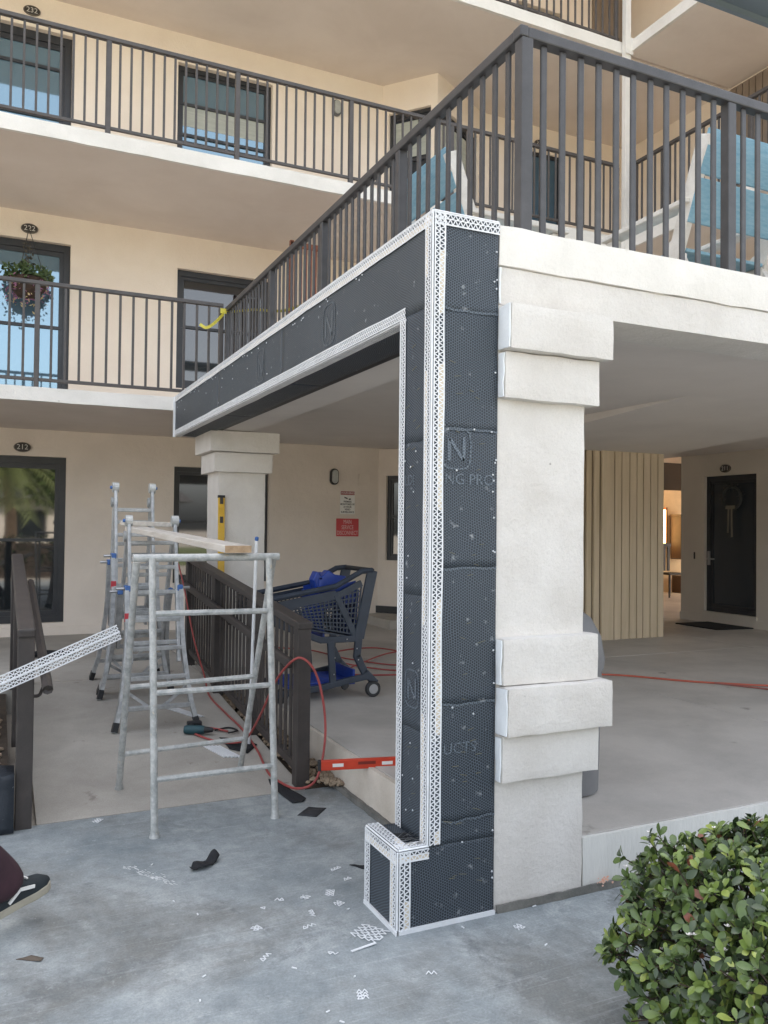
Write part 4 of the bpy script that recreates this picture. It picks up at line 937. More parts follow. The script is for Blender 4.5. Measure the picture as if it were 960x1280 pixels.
hose('air_hose', 'red hose coiled on the portico floor behind the shopping cart',
     [(0.9,5.9,F+.01),(1.45,5.45,F+.01),(1.62,4.75,F+.01),(1.95,4.2,F+.01),(2.35,4.6,F+.01),(2.2,5.3,F+.01),(1.7,5.2,F+.01),(1.45,4.6,F+.02),(1.75,3.98,F+.01),(2.4,3.75,F+.01),(2.7,4.3,F+.01),(2.3,4.9,F+.022),(1.6,4.35,F+.022),(1.3,3.95,F+.01),(1.9,3.7,F+.01),(3.0,3.6,F+.01)], 0.0072, redh)
hose('air_hose', 'orange hose stretched across the portico floor to the right edge',
     [(2.6,3.55,F+.01),(3.1,3.22,F+.01),(3.535,3.005,F+.01),(3.9,2.55,F+.01),(4.13,2.33,F+.01),(4.4,2.12,F+.01),(5.0,1.7,F+.01),(6,1.2,F+.01)], 0.0088, orangeh)
hose('air_hose', 'thin dark red hose branching off beside the orange hose', [(4.06,2.37,F+.012),(4.15,2.22,F+.01),(4.26,2.03,F+.01),(4.5,1.6,F+.01)], 0.007, mat('dark_red_hose', S(142,84,76), 0.5))

# grey bin behind the column
bn = thing('litter_bin', 'grey dome-topped bin half hidden behind the white corner column', 'bin', (1.085,0.60,F))
bc = Vector((1.085,0.60,F))
MB().lathe([(0.17,0.0),(0.19,0.01),(0.20,0.40),(0.205,0.62),(0.0,0.62)], bc, 28).build('body', greyp, bn, smooth=True)
MB().lathe([(0.215,0.615),(0.22,0.66),(0.20,0.78),(0.15,0.87),(0.08,0.92),(0.0,0.935)], bc, 28).build('dome_lid', greyp, bn, smooth=True)
MB().box(bc.x-0.10,bc.x+0.10,bc.y+0.17,bc.y+0.205,F+0.68,F+0.80).build('flap', blackp, bn)

# door mat, wreath
o = MB().add([(7.15,5.95,F+0.002),(7.12,5.18,F+0.002),(7.73,5.12,F+0.002),(7.74,5.92,F+0.002),(7.15,5.95,F+0.016),(7.12,5.18,F+0.016),(7.73,5.12,F+0.016),(7.74,5.92,F+0.016)], [(0,3,2,1),(4,5,6,7),(0,1,5,4),(1,2,6,5),(2,3,7,6),(3,0,4,7)]).build('door_mat', felt)
tag(o, 'black door mat in front of the dark glazed door', 'door mat')
wr = thing('door_wreath', 'dim round wreath with a pale hanging ribbon on the dark door', 'wreath', (7.79,5.6,1.9))
mb = MB(); cen = Vector((7.81,5.56,2.02))
for k in range(150):
    a = random.random()*6.28; r_ = random.uniform(0.12,0.21); p = cen+Y*math.cos(a)*r_+Z*math.sin(a)*r_; d = Vector((random.uniform(-.02,.0),random.uniform(-.05,.05),random.uniform(-.05,.05)))
    mb.add([p, p+d, p+d*0.6+Vector((0.0,0.012,0.012))], [(0,1,2)])
mb.tube([cen+Y*math.cos(a*.4)*0.16+Z*math.sin(a*.4)*0.16 for a in range(16)], 0.02, 6, closed=True)
mb.build('foliage_ring', mat('wreath_grey_green', S(62,66,66), 0.8, S(50,54,54), 12), wr)
for s_, l in ((-0.02,0.42),(0.03,0.36)): MB().bar(cen+Vector((-0.03,s_,-0.13)), cen+Vector((-0.03,s_*1.4,-0.13-l)), 0.028, 0.004, up=X).build('ribbon_tail', mat('ribbon', S(124,118,106), 0.7), wr)
MB().bar(cen+Vector((-0.03,-0.08,-0.13)), cen+Vector((-0.03,0.08,-0.13)), 0.05, 0.01, up=X).build('bow', MATS['ribbon'], wr)

# plaques, lights, signs
def plaque(num, label, c, U, n, w=0.19):
    c = Vector(c); U = Vector(U); n = Vector(n)
    o = thing('number_plaque', label, 'number plaque', c)
    MB().lathe([(0.0,0.0),(0.5*w,0.0),(0.5*w,0.012),(0.44*w,0.016),(0.0,0.016)], c, 28, (U, Z*0.62, n)).build('oval_plate', plaq, o, smooth=True)
    MB().tube([c+U*math.cos(a*math.pi/14)*w*0.47+Z*math.sin(a*math.pi/14)*w*0.29+n*0.015 for a in range(28)], 0.004, 5, closed=True).build('rim', mat('plaque_rim', S(120,110,98), 0.5), o)
    text('numerals', num, 0.085, c, U, Z, plaqt, o, lift=0.0175)
plaque('212', 'oval number plaque 212 above the ground floor sliding door', (-1.303,YW-0.003,2.452), X, -Y)
plaque('222', 'oval number plaque 222 above the door with the hanging basket', (-1.27,YW-0.003,5.043), X, -Y)
plaque('232', 'oval number plaque 232 at the top left behind the railing', (-1.289,YW-0.003,7.645), X, -Y)
plaque('230', 'oval number plaque above the blue upper door', (6.016,YW-0.003,7.584), X, -Y)
plaque('211', 'oval number plaque above the dark glazed door', (XB-0.003,5.64,2.44), -Y, -X)
def oval_light(label, c, ring):
    c = Vector(c); o = thing('wall_light', label, 'wall light', c)
    def oval(w, h, k=26): return [(math.cos(2*math.pi*i/k)*w*0.5, (h-w)/2*(1 if math.sin(2*math.pi*i/k) >= 0 else -1)+math.sin(2*math.pi*i/k)*w*0.5) for i in range(k)]
    MB().prism(oval(0.125,0.225), c, X, Z, -Y*0.045).build('housing', ring, o, bevel=0.008)
    MB().prism(oval(0.088,0.185), c-Y*0.046, X, Z, -Y*0.03).build('lens', mat('lamp_lens', S(176,178,174), 0.3, S(160,162,158), 20), o, bevel=0.012, seg=3)
oval_light('oval black-rimmed bulkhead light above the warning sign', (2.628,YW-0.002,2.245), blackp)
oval_light('oval grey bulkhead light half hidden by the third walkway rail', (2.60,YW-0.002,7.36), mat('lamp_rim_grey', S(96,98,98), 0.5))
sg = thing('warning_sign', 'white notice headed WARNING with small print on the wall', 'sign', (2.83,YW,1.9))
MB().box(2.728,2.948,YW-0.006,YW-0.001,1.735,2.055).build('plate', signw, sg)
MB().box(2.734,2.942,YW-0.008,YW-0.006,2.0,2.05).build('header_band', mat('sign_dull_red', S(150,70,72), 0.5), sg)
text('lettering', 'WARNING', 0.042, (2.838,YW-0.008,2.025), X, Z, signw, sg)
for i, t_ in enumerate(('PREMISES', 'MONITORED BY', '24 HOUR', 'VIDEO', 'SURVEILLANCE')): text('lettering', t_, 0.034, (2.838,YW-0.006,1.905-i*0.036), X, Z, signk, sg, sx=0.86, bold=0.0008)
MB().prism([(0,0),(0.05,-0.015),(0.055,-0.035),(0.01,-0.02)], (2.785,YW-0.006,1.975), X, Z, -Y*0.002).prism([(0.06,-0.03),(0.09,-0.02),(0.1,-0.04),(0.07,-0.045)], (2.79,YW-0.006,1.975), X, Z, -Y*0.002).build('camera_symbol', signk, sg)
sg = thing('red_sign', 'red sign reading MAIN SERVICE DISCONNECT below the warning notice', 'sign', (2.84,YW,1.55))
MB().box(2.674,3.008,YW-0.006,YW-0.001,1.425,1.672).build('plate', signr, sg)
for i, t_ in enumerate(('MAIN', 'SERVICE', 'DISCONNECT')): text('lettering', t_, 0.08, (2.841,YW-0.006,1.624-i*0.076), X, Z, mat('sign_pink_white', S(222,190,188), 0.5), sg, sx=0.62)
o = MB().box(3.0,3.17,YW-0.02,YW-0.001,2.13,2.30).build('wall_box', beige_g, bevel=0.006); tag(o, 'square blank cover plate painted like the wall beside the oval light', 'cover plate')
# ------------------------------------------------------------------ shopping cart
ct = thing('shopping_cart', 'slate plastic shopping cart with blue seat and tray behind the ramp railing', 'cart', (0.8,3.3,F))
def cp(px, py): return (0.307+(px-340)/154.0, 1.065-(py-740)/160.0)
YN, YF = 3.03, 3.56
near = {k: cp(*v) for k, v in dict(a=(322,752), b=(418,735), c=(451,717), d=(465,716), e=(459,740), f=(448,800), g=(400,800), h=(345,778)).items()}
def P3(k, y): return Vector((near[k][0], y, near[k][1]))
inn = 0.03
for y in (YN, YF):
    s_ = 1 if y == YN else -1
    MB().tube([P3('a',y), P3('b',y), P3('c',y), P3('d',y)], 0.022, 8).build('top_rim', cartm, ct, smooth=True)
    MB().bar(P3('d',y), P3('f',y), 0.03, 0.085, up=X).build('rear_post', cartm, ct, bevel=0.008)
    MB().bar(P3('a',y)-Z*0.02, P3('h',y), 0.025, 0.05, up=X).build('front_post', cartm, ct, bevel=0.006)
    MB().bar(P3('h',y), P3('g',y), 0.025, 0.05).bar(P3('g',y), P3('f',y), 0.025, 0.05, ext=0.01).build('bottom_rim', cartm, ct, bevel=0.006)
    MB().bar(P3('b',y)-Z*0.06, P3('f',y)-Vector((0.03,0,-0.02)), 0.022, 0.05, up=X).build('brace', cartm, ct, bevel=0.006)
    # open grid side
    TL, TR, BR, BL = P3('a',y)-Z*0.09, P3('c',y)-Z*0.11, P3('f',y)+Z*0.03-X*0.02, P3('h',y)+Z*0.02
    g = MB()
    for i in range(25):
        t = i/24; g.bar(TL*(1-t)+TR*t, BL*(1-t)+BR*t, 0.010, 0.012, up=Y)
    for j in range(10):
        t = j/9; g.bar(TL*(1-t)+BL*t, TR*(1-t)+BR*t, 0.010, 0.010, up=Y)
    g.build('grid_side', cartm, ct)
    band_ = MB().bar(P3('a',y)-Z*0.065, P3('b',y)-Z*0.065, 0.018, 0.07).bar(P3('b',y)-Z*0.08, P3('c',y)-Z*0.09, 0.016, 0.05)
    band_.build('side_band', cartm, ct)
    # frame legs and base
    lo1, lo2 = cp(412,802), cp(416,858); MB().bar((lo1[0],y,lo1[1]), (lo2[0],y,lo2[1]), 0.03, 0.055, up=X).build('frame_leg', cartm, ct, bevel=0.008)
    q = [cp(*v) for v in ((448,800),(446,822),(456,842),(470,856))]
    for a, b in zip(q, q[1:]): MB().bar((a[0],y,a[1]), (b[0],y,b[1]), 0.032, 0.06, up=X, ext=0.012).build('rear_leg', cartm, ct, bevel=0.008)
    q = [cp(*v) for v in ((345,862),(400,858),(437,851),(458,848))]
    for a, b in zip(q, q[1:]): MB().bar((a[0],y,a[1]), (b[0],y,b[1]), 0.034, 0.05, ext=0.01).build('base_beam', cartm, ct, bevel=0.008)
    wx, wz = cp(466,862)[0], F+0.062
    w_ = MB().lathe([(0.03,-0.016),(0.055,-0.016),(0.062,-0.010),(0.062,0.010),(0.055,0.016),(0.03,0.016)], (wx,y-0.02*s_,wz), 24, (X,Z,Y)).build('wheel', blackp, ct, smooth=True)
    MB().lathe([(0.0,-0.018),(0.036,-0.018),(0.040,-0.014),(0.040,0.014),(0.036,0.018),(0.0,0.018)], (wx,y-0.02*s_,wz), 20, (X,Z,Y)).build('hub', mat('grey_hub', S(150,150,150), 0.5), w_)
    fx = cp(352,868)[0]; MB().lathe([(0.0,-0.014),(0.05,-0.014),(0.056,-0.008),(0.056,0.008),(0.05,0.014),(0.0,0.014)], (fx,y,F+0.056), 20, (X,Z,Y)).build('wheel', blackp, ct, smooth=True)
    MB().bar((fx,y,F+0.06),(fx,y,0.33),0.05,0.03).build('caster_fork', cartm, ct)
    bx = cp(431,852); MB().lathe([(0.0,-0.012),(0.03,-0.012),(0.034,0),(0.03,0.012),(0.0,0.012)], (bx[0],y,bx[1]-0.03), 14, (X,Z,Y)).build('roller', blackp, ct)
    for v in ((432,806),(445,812),(417,822),(416,842),(432,800),(447,826)):
        c = cp(*v); MB().lathe([(0.0,0),(0.006,0),(0.004,0.004),(0,0.004)], (c[0],y-0.018*s_,c[1]), 8, (X,Z,-Y*s_)).build('rivet', chrome, ct)
MB().tube([P3('d',YN), P3('d',YF)], 0.019, 10).build('push_handle', blackp, ct, smooth=True)
MB().tube([P3('a',YN), P3('a',YF)], 0.017, 8).build('front_rim', cartm, ct, smooth=True)
g = MB(); A0, B0 = P3('a',YN)-Z*0.05, P3('h',YN)
for i in range(13):
    t = i/12; o_ = Y*(YF-YN)*t; g.bar(A0+o_, B0+o_, 0.010, 0.010, up=X)
for j in range(9): t = j/8; p = A0*(1-t)+B0*t; g.bar(p, p+Y*(YF-YN), 0.010, 0.010)
g.build('grid_front', cartm, ct)
g = MB(); A0, B0 = P3('h',YN), P3('f',YN)
for i in range(22): t = i/21; p = A0*(1-t)+B0*t; g.bar(p, p+Y*(YF-YN), 0.012, 0.012)
for j in range(9): o_ = Y*(YF-YN)*j/8; g.bar(A0+o_, B0+o_, 0.010, 0.012)
g.build('grid_floor', cartm, ct)
# blue child seat hanging in the basket and blue lower tray
p = [Vector((cp(*v)[0],0,cp(*v)[1])) for v in ((402,744),(405,800),(449,740),(444,800))]
for y_a, y_b in ((YN+0.04,YF-0.04),):
    MB().add([p[0]+Y*y_a, p[0]+Y*y_b, p[1]+Y*y_b, p[1]+Y*y_a, p[0]+Y*y_a+X*.015, p[0]+Y*y_b+X*.015, p[1]+Y*y_b+X*.015, p[1]+Y*y_a+X*.015], [(0,1,2,3),(7,6,5,4),(0,4,5,1),(3,2,6,7),(0,3,7,4),(1,5,6,2)]).build('seat_back', bluep, ct)
    MB().add([p[2]+Y*y_a, p[2]+Y*y_b, p[3]+Y*y_b, p[3]+Y*y_a, p[2]+Y*y_a+X*.012, p[2]+Y*y_b+X*.012, p[3]+Y*y_b+X*.012, p[3]+Y*y_a+X*.012], [(0,1,2,3),(7,6,5,4),(0,4,5,1),(3,2,6,7),(0,3,7,4),(1,5,6,2)]).build('rear_flap', bluep, ct)
    q = cp(403,745); q2 = cp(449,752); MB().box(q[0],q2[0],y_a,y_b,q2[1]-0.01,q2[1]+0.01).build('child_seat', bluep, ct)
for i in range(5): xx = cp(402+i*5,727-i*1.5); MB().box(xx[0]-0.012,xx[0]+0.012,YN+0.05+0.09*i,YN+0.08+0.09*i,xx[1]-0.07,xx[1]+0.0).build('seat_finger', bluep, ct)
MB().prism([cp(404,739), cp(447,729), cp(445,757), cp(405,764)], (0,YN+0.05,0), X, Z, Y*0.012).build('seat_side', bluep, ct)
MB().prism([cp(404,739), cp(447,729), cp(445,757), cp(405,764)], (0,YF-0.05,0), X, Z, Y*0.012).build('seat_side', bluep, ct)
MB().prism([cp(397,728), cp(402,717), cp(409,724), cp(417,716), cp(426,722), cp(440,724), cp(446,742), cp(404,746)], (0,YN+0.14,0), X, Z, Y*0.10).build('blue_bag', bluep, ct, bevel=0.01)
t0, t1 = cp(360,858), cp(446,846)
mb = MB(); mb.box(t0[0],t1[0],YN+0.03,YF-0.03,t0[1]+0.005,t0[1]+0.02)
for i in range(9): mb.box(t0[0],t1[0],YN+0.05+i*0.052,YN+0.066+i*0.052,t0[1]+0.021,t0[1]+0.036)
mb.box(t1[0]-0.02,t1[0],YN+0.03,YF-0.03,t0[1]+0.02,t0[1]+0.12)
mb.build('lower_tray', bluep, ct, bevel=0.003)

# ------------------------------------------------------------------ deck chairs on the deck
def deck_chair(label, loc, rz_):
    c = thing('deck_chair', label, 'chair', loc, rz_)
    M = c.matrix_basis = Matrix.Translation(loc) @ Matrix.Rotation(rz_, 4, 'Z')
    T = lambda x, y, z: M @ Vector((x, y, z))
    def bx(name, p, q, w, h, m, up=(0,0,1)): return MB().bar(T(*p), T(*q), w, h, up=M.to_3x3() @ Vector(up)).build(name, m, c, bevel=0.006)
    W = 0.34                                   # faces local +Y; back at y = 0
    for x in (-W, W):
        bx('back_post', (x,-0.16,0.95), (x,0.10,0.25), 0.045, 0.09, whitew, (0,1,0))
        bx('arm', (x,-0.06,0.615), (x,0.66,0.60), 0.11, 0.03, whitew)
        bx('front_leg', (x,0.60,0.0), (x,0.60,0.585), 0.05, 0.09, whitew, (0,1,0))
        bx('rear_leg', (x*0.97,-0.10,0.0), (x*0.97,0.12,0.42), 0.045, 0.10, whitew, (0,1,0))
        bx('seat_rail', (x*0.94,0.02,0.30), (x*0.94,0.62,0.36), 0.04, 0.09, whitew)
    for z0, z1, y0_, y1_ in ((0.97,0.74,-0.165,-0.085),(0.725,0.50,-0.08,0.0)):
        bx('back_board', (-W-0.02,(y0_+y1_)/2-0.035,(z0+z1)/2), (W+0.02,(y0_+y1_)/2-0.035,(z0+z1)/2), 0.025, 0.24, bluew, (0,-0.33,0.94))
    for i in range(4): bx('seat_slat', (-W+0.03,0.08+i*0.15,0.365+i*0.014), (W-0.03,0.08+i*0.15,0.365+i*0.014), 0.13, 0.022, bluew)
    bx('stretcher', (-W,0.60,0.2), (W,0.60,0.2), 0.03, 0.07, whitew, (0,0,1)); bx('stretcher', (-W,-0.05,0.12), (W,-0.05,0.12), 0.03, 0.08, whitew, (0,0,1))
deck_chair('blue and white deck chair seen from behind at the right end of the deck', (2.32,0.66,2.80), 0.0)
deck_chair('blue deck chair in the middle of the deck backing onto the long railing', (0.98,1.66,2.80), -math.pi/2)
# red-brown slatted screen on the walkway
fc = thing('wooden_screen', 'red-brown slatted wooden screen standing behind the railing above the beam', 'screen', (1.75,6.5,2.8))
for x in (1.58,1.94): MB().bar((x,6.50,2.80),(x,6.50,4.98),0.045,0.05,up=Y).build('post', redwood, fc, bevel=0.005)
for i in range(5): MB().bar((1.635+i*0.062,6.50,2.95),(1.635+i*0.062,6.50,4.90),0.036,0.016,up=Y).build('slat', redwood, fc)
for z in (2.92,3.9,4.93): MB().bar((1.56,6.49,z),(1.96,6.49,z),0.03,0.07).build('cross_rail', redwood, fc, bevel=0.005)
# yellow tape on the railing corner
tp = thing('caution_tape', 'yellow tape knotted on the railing corner with a loose tail', 'tape', (0.48,5.27,3.7))
MB().bar((0.43,5.255,3.700),(0.54,5.255,3.700),0.004,0.05).build('wrap', tape, tp)
mb = MB(); pts = smooth_path([(0.46,5.25,3.67),(0.40,5.22,3.60),(0.33,5.20,3.53),(0.27,5.20,3.50),(0.22,5.21,3.53)],4)
for a, b in zip(pts, pts[1:]): mb.bar(a, b, 0.004, 0.028, ext=0.003)
mb.build('tail', tape, tp)
mb = MB(); pts = smooth_path([(0.535,5.2,3.69),(0.535,4.4,3.52),(0.535,3.6,3.32),(0.535,2.9,3.22)],6)
for a, b in zip(pts, pts[1:]): mb.bar(a, b, 0.003, 0.022, ext=0.003)
mb.build('run', tape, tp)
# blue-grey awning at the top right
aw = thing('awning', 'blue-grey awning edge cutting across the top right corner', 'awning', (4.2,1.0,2.8))
xa = 1.9
MB().bar((0.9,0.62,5.0),(7.0,0.62,5.0),0.80,0.05,).build('canopy', slate_u, aw)
MB().bar((0.9,1.01,4.985),(7.0,1.01,4.985),0.03,0.10).build('valance', slate_u, aw)
for x in (4.2,6.8): MB().tube([(x,1.0,2.8),(x,1.0,4.97)], 0.03, 8).build('pole', whitew, aw)

# ------------------------------------------------------------------ hanging basket
hb = thing('hanging_basket', 'round hanging flower basket in front of the upper sliding door', 'flower basket', (-1.29,7.38,4.3))
bc = Vector((-1.285,7.40,4.33))
MB().lathe([(0.02,-0.20),(0.12,-0.17),(0.19,-0.08),(0.21,0.02),(0.20,0.03),(0.0,0.0)], bc, 18).build('bowl', mat('coir', S(70,54,44), 0.95, S(48,38,32), 20, 0.8, 60), hb, smooth=True)
for k in range(3): a = k*2.09; MB().tube([bc+Vector((math.cos(a)*0.2,math.sin(a)*0.2,0.02)), bc+Z*0.62], 0.004, 4).build('chain', blackp, hb)
def leaf_cloud(n, c, rx, ry, rz__, size, droop=0.0):
    mb = MB()
    for i in range(n):
        while True:
            v = Vector((random.uniform(-1,1),random.uniform(-1,1),random.uniform(-1,1)))
            if v.length < 1: break
        p = c+Vector((v.x*rx,v.y*ry,v.z*rz__-droop*random.random()**2)); d = Vector((random.uniform(-1,1),random.uniform(-1,1),random.uniform(-1,1))).normalized(); e = d.orthogonal().normalized()
        s_ = size*random.uniform(0.6,1.3); mb.add([p, p+d*s_*.5+e*s_*.28, p+d*s_, p+d*s_*.5-e*s_*.28], [(0,1,2,3)])
    return mb
leaf_cloud(420, bc+Z*0.08, 0.29,0.24,0.12, 0.075).build('leaves', mat('basket_green', S(92,112,70), 0.7, S(62,84,50), 14), hb)
leaf_cloud(240, bc+Z*0.0, 0.27,0.24,0.05, 0.045, 0.22).build('pink_flowers', mat('basket_pink', S(176,120,148), 0.7, S(120,78,110), 14), hb)['kind'] = 'stuff'
leaf_cloud(130, bc-Z*0.02, 0.22,0.22,0.05, 0.045, 0.28).build('cream_flowers', mat('basket_cream', S(206,190,150), 0.7, S(170,150,96), 14), hb)['kind'] = 'stuff'
leaf_cloud(60, bc+Z*0.3, 0.05,0.05,0.2, 0.05).build('moss', mat('moss_grey', S(84,80,70), 0.9), hb)

# ------------------------------------------------------------------ hedge
def leaf_mesh(name, m, ln, wd, fold=0.22, curve=0.18):
    prof = [(0.0,0.06),(0.2,0.5),(0.45,0.88),(0.68,1.0),(0.86,0.72),(1.0,0.05)]
    mb = MB()
    for t, w in prof:
        z = -curve*t*t*ln
        mb.v += [Vector((-w*wd/2, t*ln, z+abs(w)*wd*fold*0.5)), Vector((0, t*ln, z)), Vector((w*wd/2, t*ln, z+abs(w)*wd*fold*0.5))]
    for i in range(len(prof)-1):
        a = i*3; mb.f += [(a, a+1, a+4, a+3), (a+1, a+2, a+5, a+4)]
    me = mb.mesh(name, m, smooth=True); return me
def leaf_mat(name, a, b):
    m = mat(name, a, 0.3, b, 9, 0.15, 30, fine=0.06)
    p = m.node_tree.nodes['Principled BSDF']; p.inputs['Subsurface Weight'].default_value = 0.0
    p.inputs['Transmission Weight'].default_value = 0.0
    return m
lm = [leaf_mat('hedge_leaf_dark', S(60,76,44), S(46,61,38)), leaf_mat('hedge_leaf', S(86,106,54), S(70,88,46)), leaf_mat('hedge_leaf_light', S(114,132,64), S(96,116,58)), leaf_mat('hedge_leaf_yellow', S(148,158,80), S(124,142,68)), leaf_mat('hedge_leaf_red', S(146,84,66), S(120,88,58)), leaf_mat('hedge_leaf_scarlet', S(150,30,34), S(120,26,30))]
lmesh = [[leaf_mesh('leaf', m, l, l*w_) for l, w_ in ((0.046,0.50),(0.037,0.54),(0.027,0.53))] for m in lm]
hg = thing('hedge_bush', 'clipped leafy green hedge bush with a few red leaves at the lower right', 'hedge', (0.85,-1.25,0))
hc = Vector((0.90,-1.28,0.285)); camp = cam.matrix_world.translation
leaves = []
def hedge_surface(d):
    # superellipsoid
    e = 4.0; r_ = (abs(d.x/0.74)**e+abs(d.y/0.56)**e+abs(d.z/0.30)**e)**(-1/e)
    return hc+d*r_
stems = MB()
tries = 0
while len(leaves) < 21000 and tries < 16000:
    tries += 1
    d = Vector((random.uniform(-1,1),random.uniform(-1,1),random.uniform(-0.75,1)))
    d = Vector((d.x*0.68,d.y*0.56,d.z*0.34)).normalized()
    p = hedge_surface(d); k = random.uniform(0.80,1.05)+noise.noise(p*7)*0.08+(random.random()<0.06)*0.07; p = hc+(p-hc)*k
    if p.z < 0.03: continue
    n_ = (p-hc); n_ = Vector((n_.x*abs(n_.x),n_.y*abs(n_.y),n_.z*abs(n_.z)*4+0.05)).normalized()
    ax = (n_+Vector((random.uniform(-.5,.5),random.uniform(-.5,.5),random.uniform(-0.1,.7)))).normalized()
    stems.bar(p-ax*0.05, p, 0.003, 0.003)
    young = random.random() < 0.45; tone = random.random()
    u = ax.orthogonal().normalized(); w_ = ax.cross(u); nl = random.randint(4,7); ph = random.random()*6
    for q in range(nl):
        a = ph+q*2.4; el = random.uniform(0.25,1.0) if q < 4 else random.uniform(0.9,1.35)
        dirv = ((u*math.cos(a)+w_*math.sin(a))*math.cos(el)+ax*math.sin(el)).normalized()
        rgt = dirv.cross(ax)
        if rgt.length < 0.05: rgt = u
        rgt.normalize(); up = rgt.cross(dirv)
        R_ = Matrix((rgt, dirv, up)).transposed()
        R_ = R_ @ Matrix.Rotation(random.uniform(-.5,.5), 3, 'Y')
        r0 = random.random()
        ci = 4 if r0 < 0.012 else 3 if (young and r0 < 0.22) else 2 if young and r0 < 0.8 else 1 if r0 < 0.62 else 0
        leaves.append((p+dirv*0.006-ax*0.012*q*0.4, R_, ci, random.choice((0,1,1,2)), k))
leaves.append((Vector((0.245,-0.86,0.40)), Matrix.Rotation(1.2, 3, 'Z') @ Matrix.Rotation(0.9, 3, 'X'), 5, 0, 1.2))
# the 300 that show largest are leaves of their own, the rest one mass
def shows(l):
    p, R_, ci, si, k = l; v = (camp-p); q = cam.matrix_world.inverted() @ p
    inside = abs(q.x/-q.z*1026) < 480 and abs(q.y/-q.z*1026) < 640
    f = abs((R_ @ Z).dot(v.normalized()))
    return (1 if inside else 0)*f*max(0, k-0.86)*max(0.05,(p-hc).normalized().dot(v.normalized())+0.5)/v.length
order = sorted(leaves, key=shows, reverse=True)
for (p, R_, ci, si, k) in order[:300]: inst(lmesh[ci][si], 'leaf', hg, p, R_)
mass = [MB() for _ in lm]
for (p, R_, ci, si, k) in order[300:]:
    me = lmesh[ci][si]; mass[ci].add([R_ @ v.co + p for v in me.vertices], [tuple(f.vertices) for f in me.polygons])
for m_, m2 in zip(mass, lm):
    if m_.v:
        o = m_.build('foliage', m2, hg, smooth=True); o['kind'] = 'stuff'
twig = mat('hedge_twig', S(70,58,48), 0.9)
o = stems.build('twigs', twig, hg); o['kind'] = 'stuff'
mb = MB()
for i in range(14):
    a = Vector((random.uniform(0.6,1.3),random.uniform(-1.6,-0.95),-0.01)); b = hc+Vector((random.uniform(-.55,.55),random.uniform(-.45,.45),random.uniform(0,.2)))
    mb.tube([a, (a+b)/2+Vector((random.uniform(-.05,.05),random.uniform(-.05,.05),0)), b], [0.012,0.009,0.005], 5)
mb.build('branches', twig, hg)
mb = MB()
for i in range(70):
    l = random.choice(order[:900]); c = l[0]+Vector((random.uniform(-.02,.02),)*3)
    for q in range(4):
        a = q*1.57; mb.add([c, c+Vector((math.cos(a)*.007,math.sin(a)*.007,.004)), c+Vector((math.cos(a+.6)*.009,math.sin(a+.6)*.009,.005)), c+Vector((math.cos(a+1.2)*.006,math.sin(a+1.2)*.006,.003))], [(0,1,2,3)])
o = mb.build('blossoms', mat('blossom_white', S(226,220,214), 0.7), hg); o['kind'] = 'stuff'
structure('hedge_bed', MB().rbox(0.62,7,-1.75,-0.98,-0.1,0.012,0.2,0.006,4,1), soil)
# small shrub by the left handrail
sh = thing('bed_shrub', 'dark green shrub at the left edge behind the handrail', 'shrub', (-1.9,3.3,0.16))
leaf_cloud(700, Vector((-2.0,3.4,0.55)), 0.42,0.5,0.42, 0.075).build('leaves', lm[0], sh)
for i in range(6): MB().tube([(-2.0+random.uniform(-.1,.1),3.4,0.15),(-2.0+random.uniform(-.3,.3),3.4+random.uniform(-.3,.3),0.6)], [0.012,0.005], 5).build('stem', twig, sh)

# ------------------------------------------------------------------ person stepping in from the left edge
pe = thing('person', 'person in maroon trousers and black shoes with pale soles stepping in at the left edge', 'person', (-1.85,0.45,0))
def skin_obj(name, verts, edges, radii, m, root=0, sub=2):
    me = bpy.data.meshes.new(name); me.from_pydata([tuple(v) for v in verts], edges, []); me.update()
    o = bpy.data.objects.new(name, me); col.objects.link(o); me.materials.append(m)
    o.parent = pe; o.location = -Vector(pe.location)
    md = o.modifiers.new('skin', 'SKIN'); md.use_smooth_shade = True
    for i, r_ in enumerate(radii): me.skin_vertices[0].data[i].radius = r_ if isinstance(r_, tuple) else (r_, r_)
    me.skin_vertices[0].data[root].use_root = True
    s_ = o.modifiers.new('sub', 'SUBSURF'); s_.levels = sub; s_.render_levels = sub
    return o
hip = Vector((-2.02,0.34,0.95)); fw = Vector((0.82,0.57,0)).normalized(); sdv = Vector((-fw.y, fw.x, 0))
RA, RK, RH = Vector((-1.50,0.585,0.20)), Vector((-1.76,0.45,0.56)), hip-sdv*0.09
LA, LK, LH = Vector((-2.36,0.20,0.13)), Vector((-2.12,0.34,0.50)), hip+sdv*0.09
skin = mat('skin', S(176,130,104), 0.6, S(164,118,94), 8)
chest = hip+Z*0.34+fw*0.03; neck = hip+Z*0.54+fw*0.03; head = hip+Z*0.70+fw*0.06; crown = head+Z*0.10
RS, LS = chest+Z*0.14-sdv*0.19, chest+Z*0.14+sdv*0.19
RE, LE = RS-Z*0.27-fw*0.10, LS-Z*0.27+fw*0.06; RW, LW = RE-Z*0.22+fw*0.03, LE-Z*0.20+fw*0.14
bv = [hip, chest, neck, head, crown, RS, RE, RW, LS, LE, LW, RH, RK, RA, LH, LK, LA]
skin_obj('body', bv, [(0,1),(1,2),(2,3),(3,4),(1,5),(5,6),(6,7),(1,8),(8,9),(9,10),(0,11),(11,12),(12,13),(0,14),(14,15),(15,16)],
         [(0.13,0.10),(0.15,0.11),0.055,(0.08,0.095),(0.06,0.07),0.055,0.042,0.03,0.055,0.042,0.03,0.075,0.05,0.036,0.075,0.05,0.036], skin)
maroon = mat('maroon_trousers', S(58,34,42), 0.85, S(46,26,34), 8, 0.4, 30, fine=0.08)
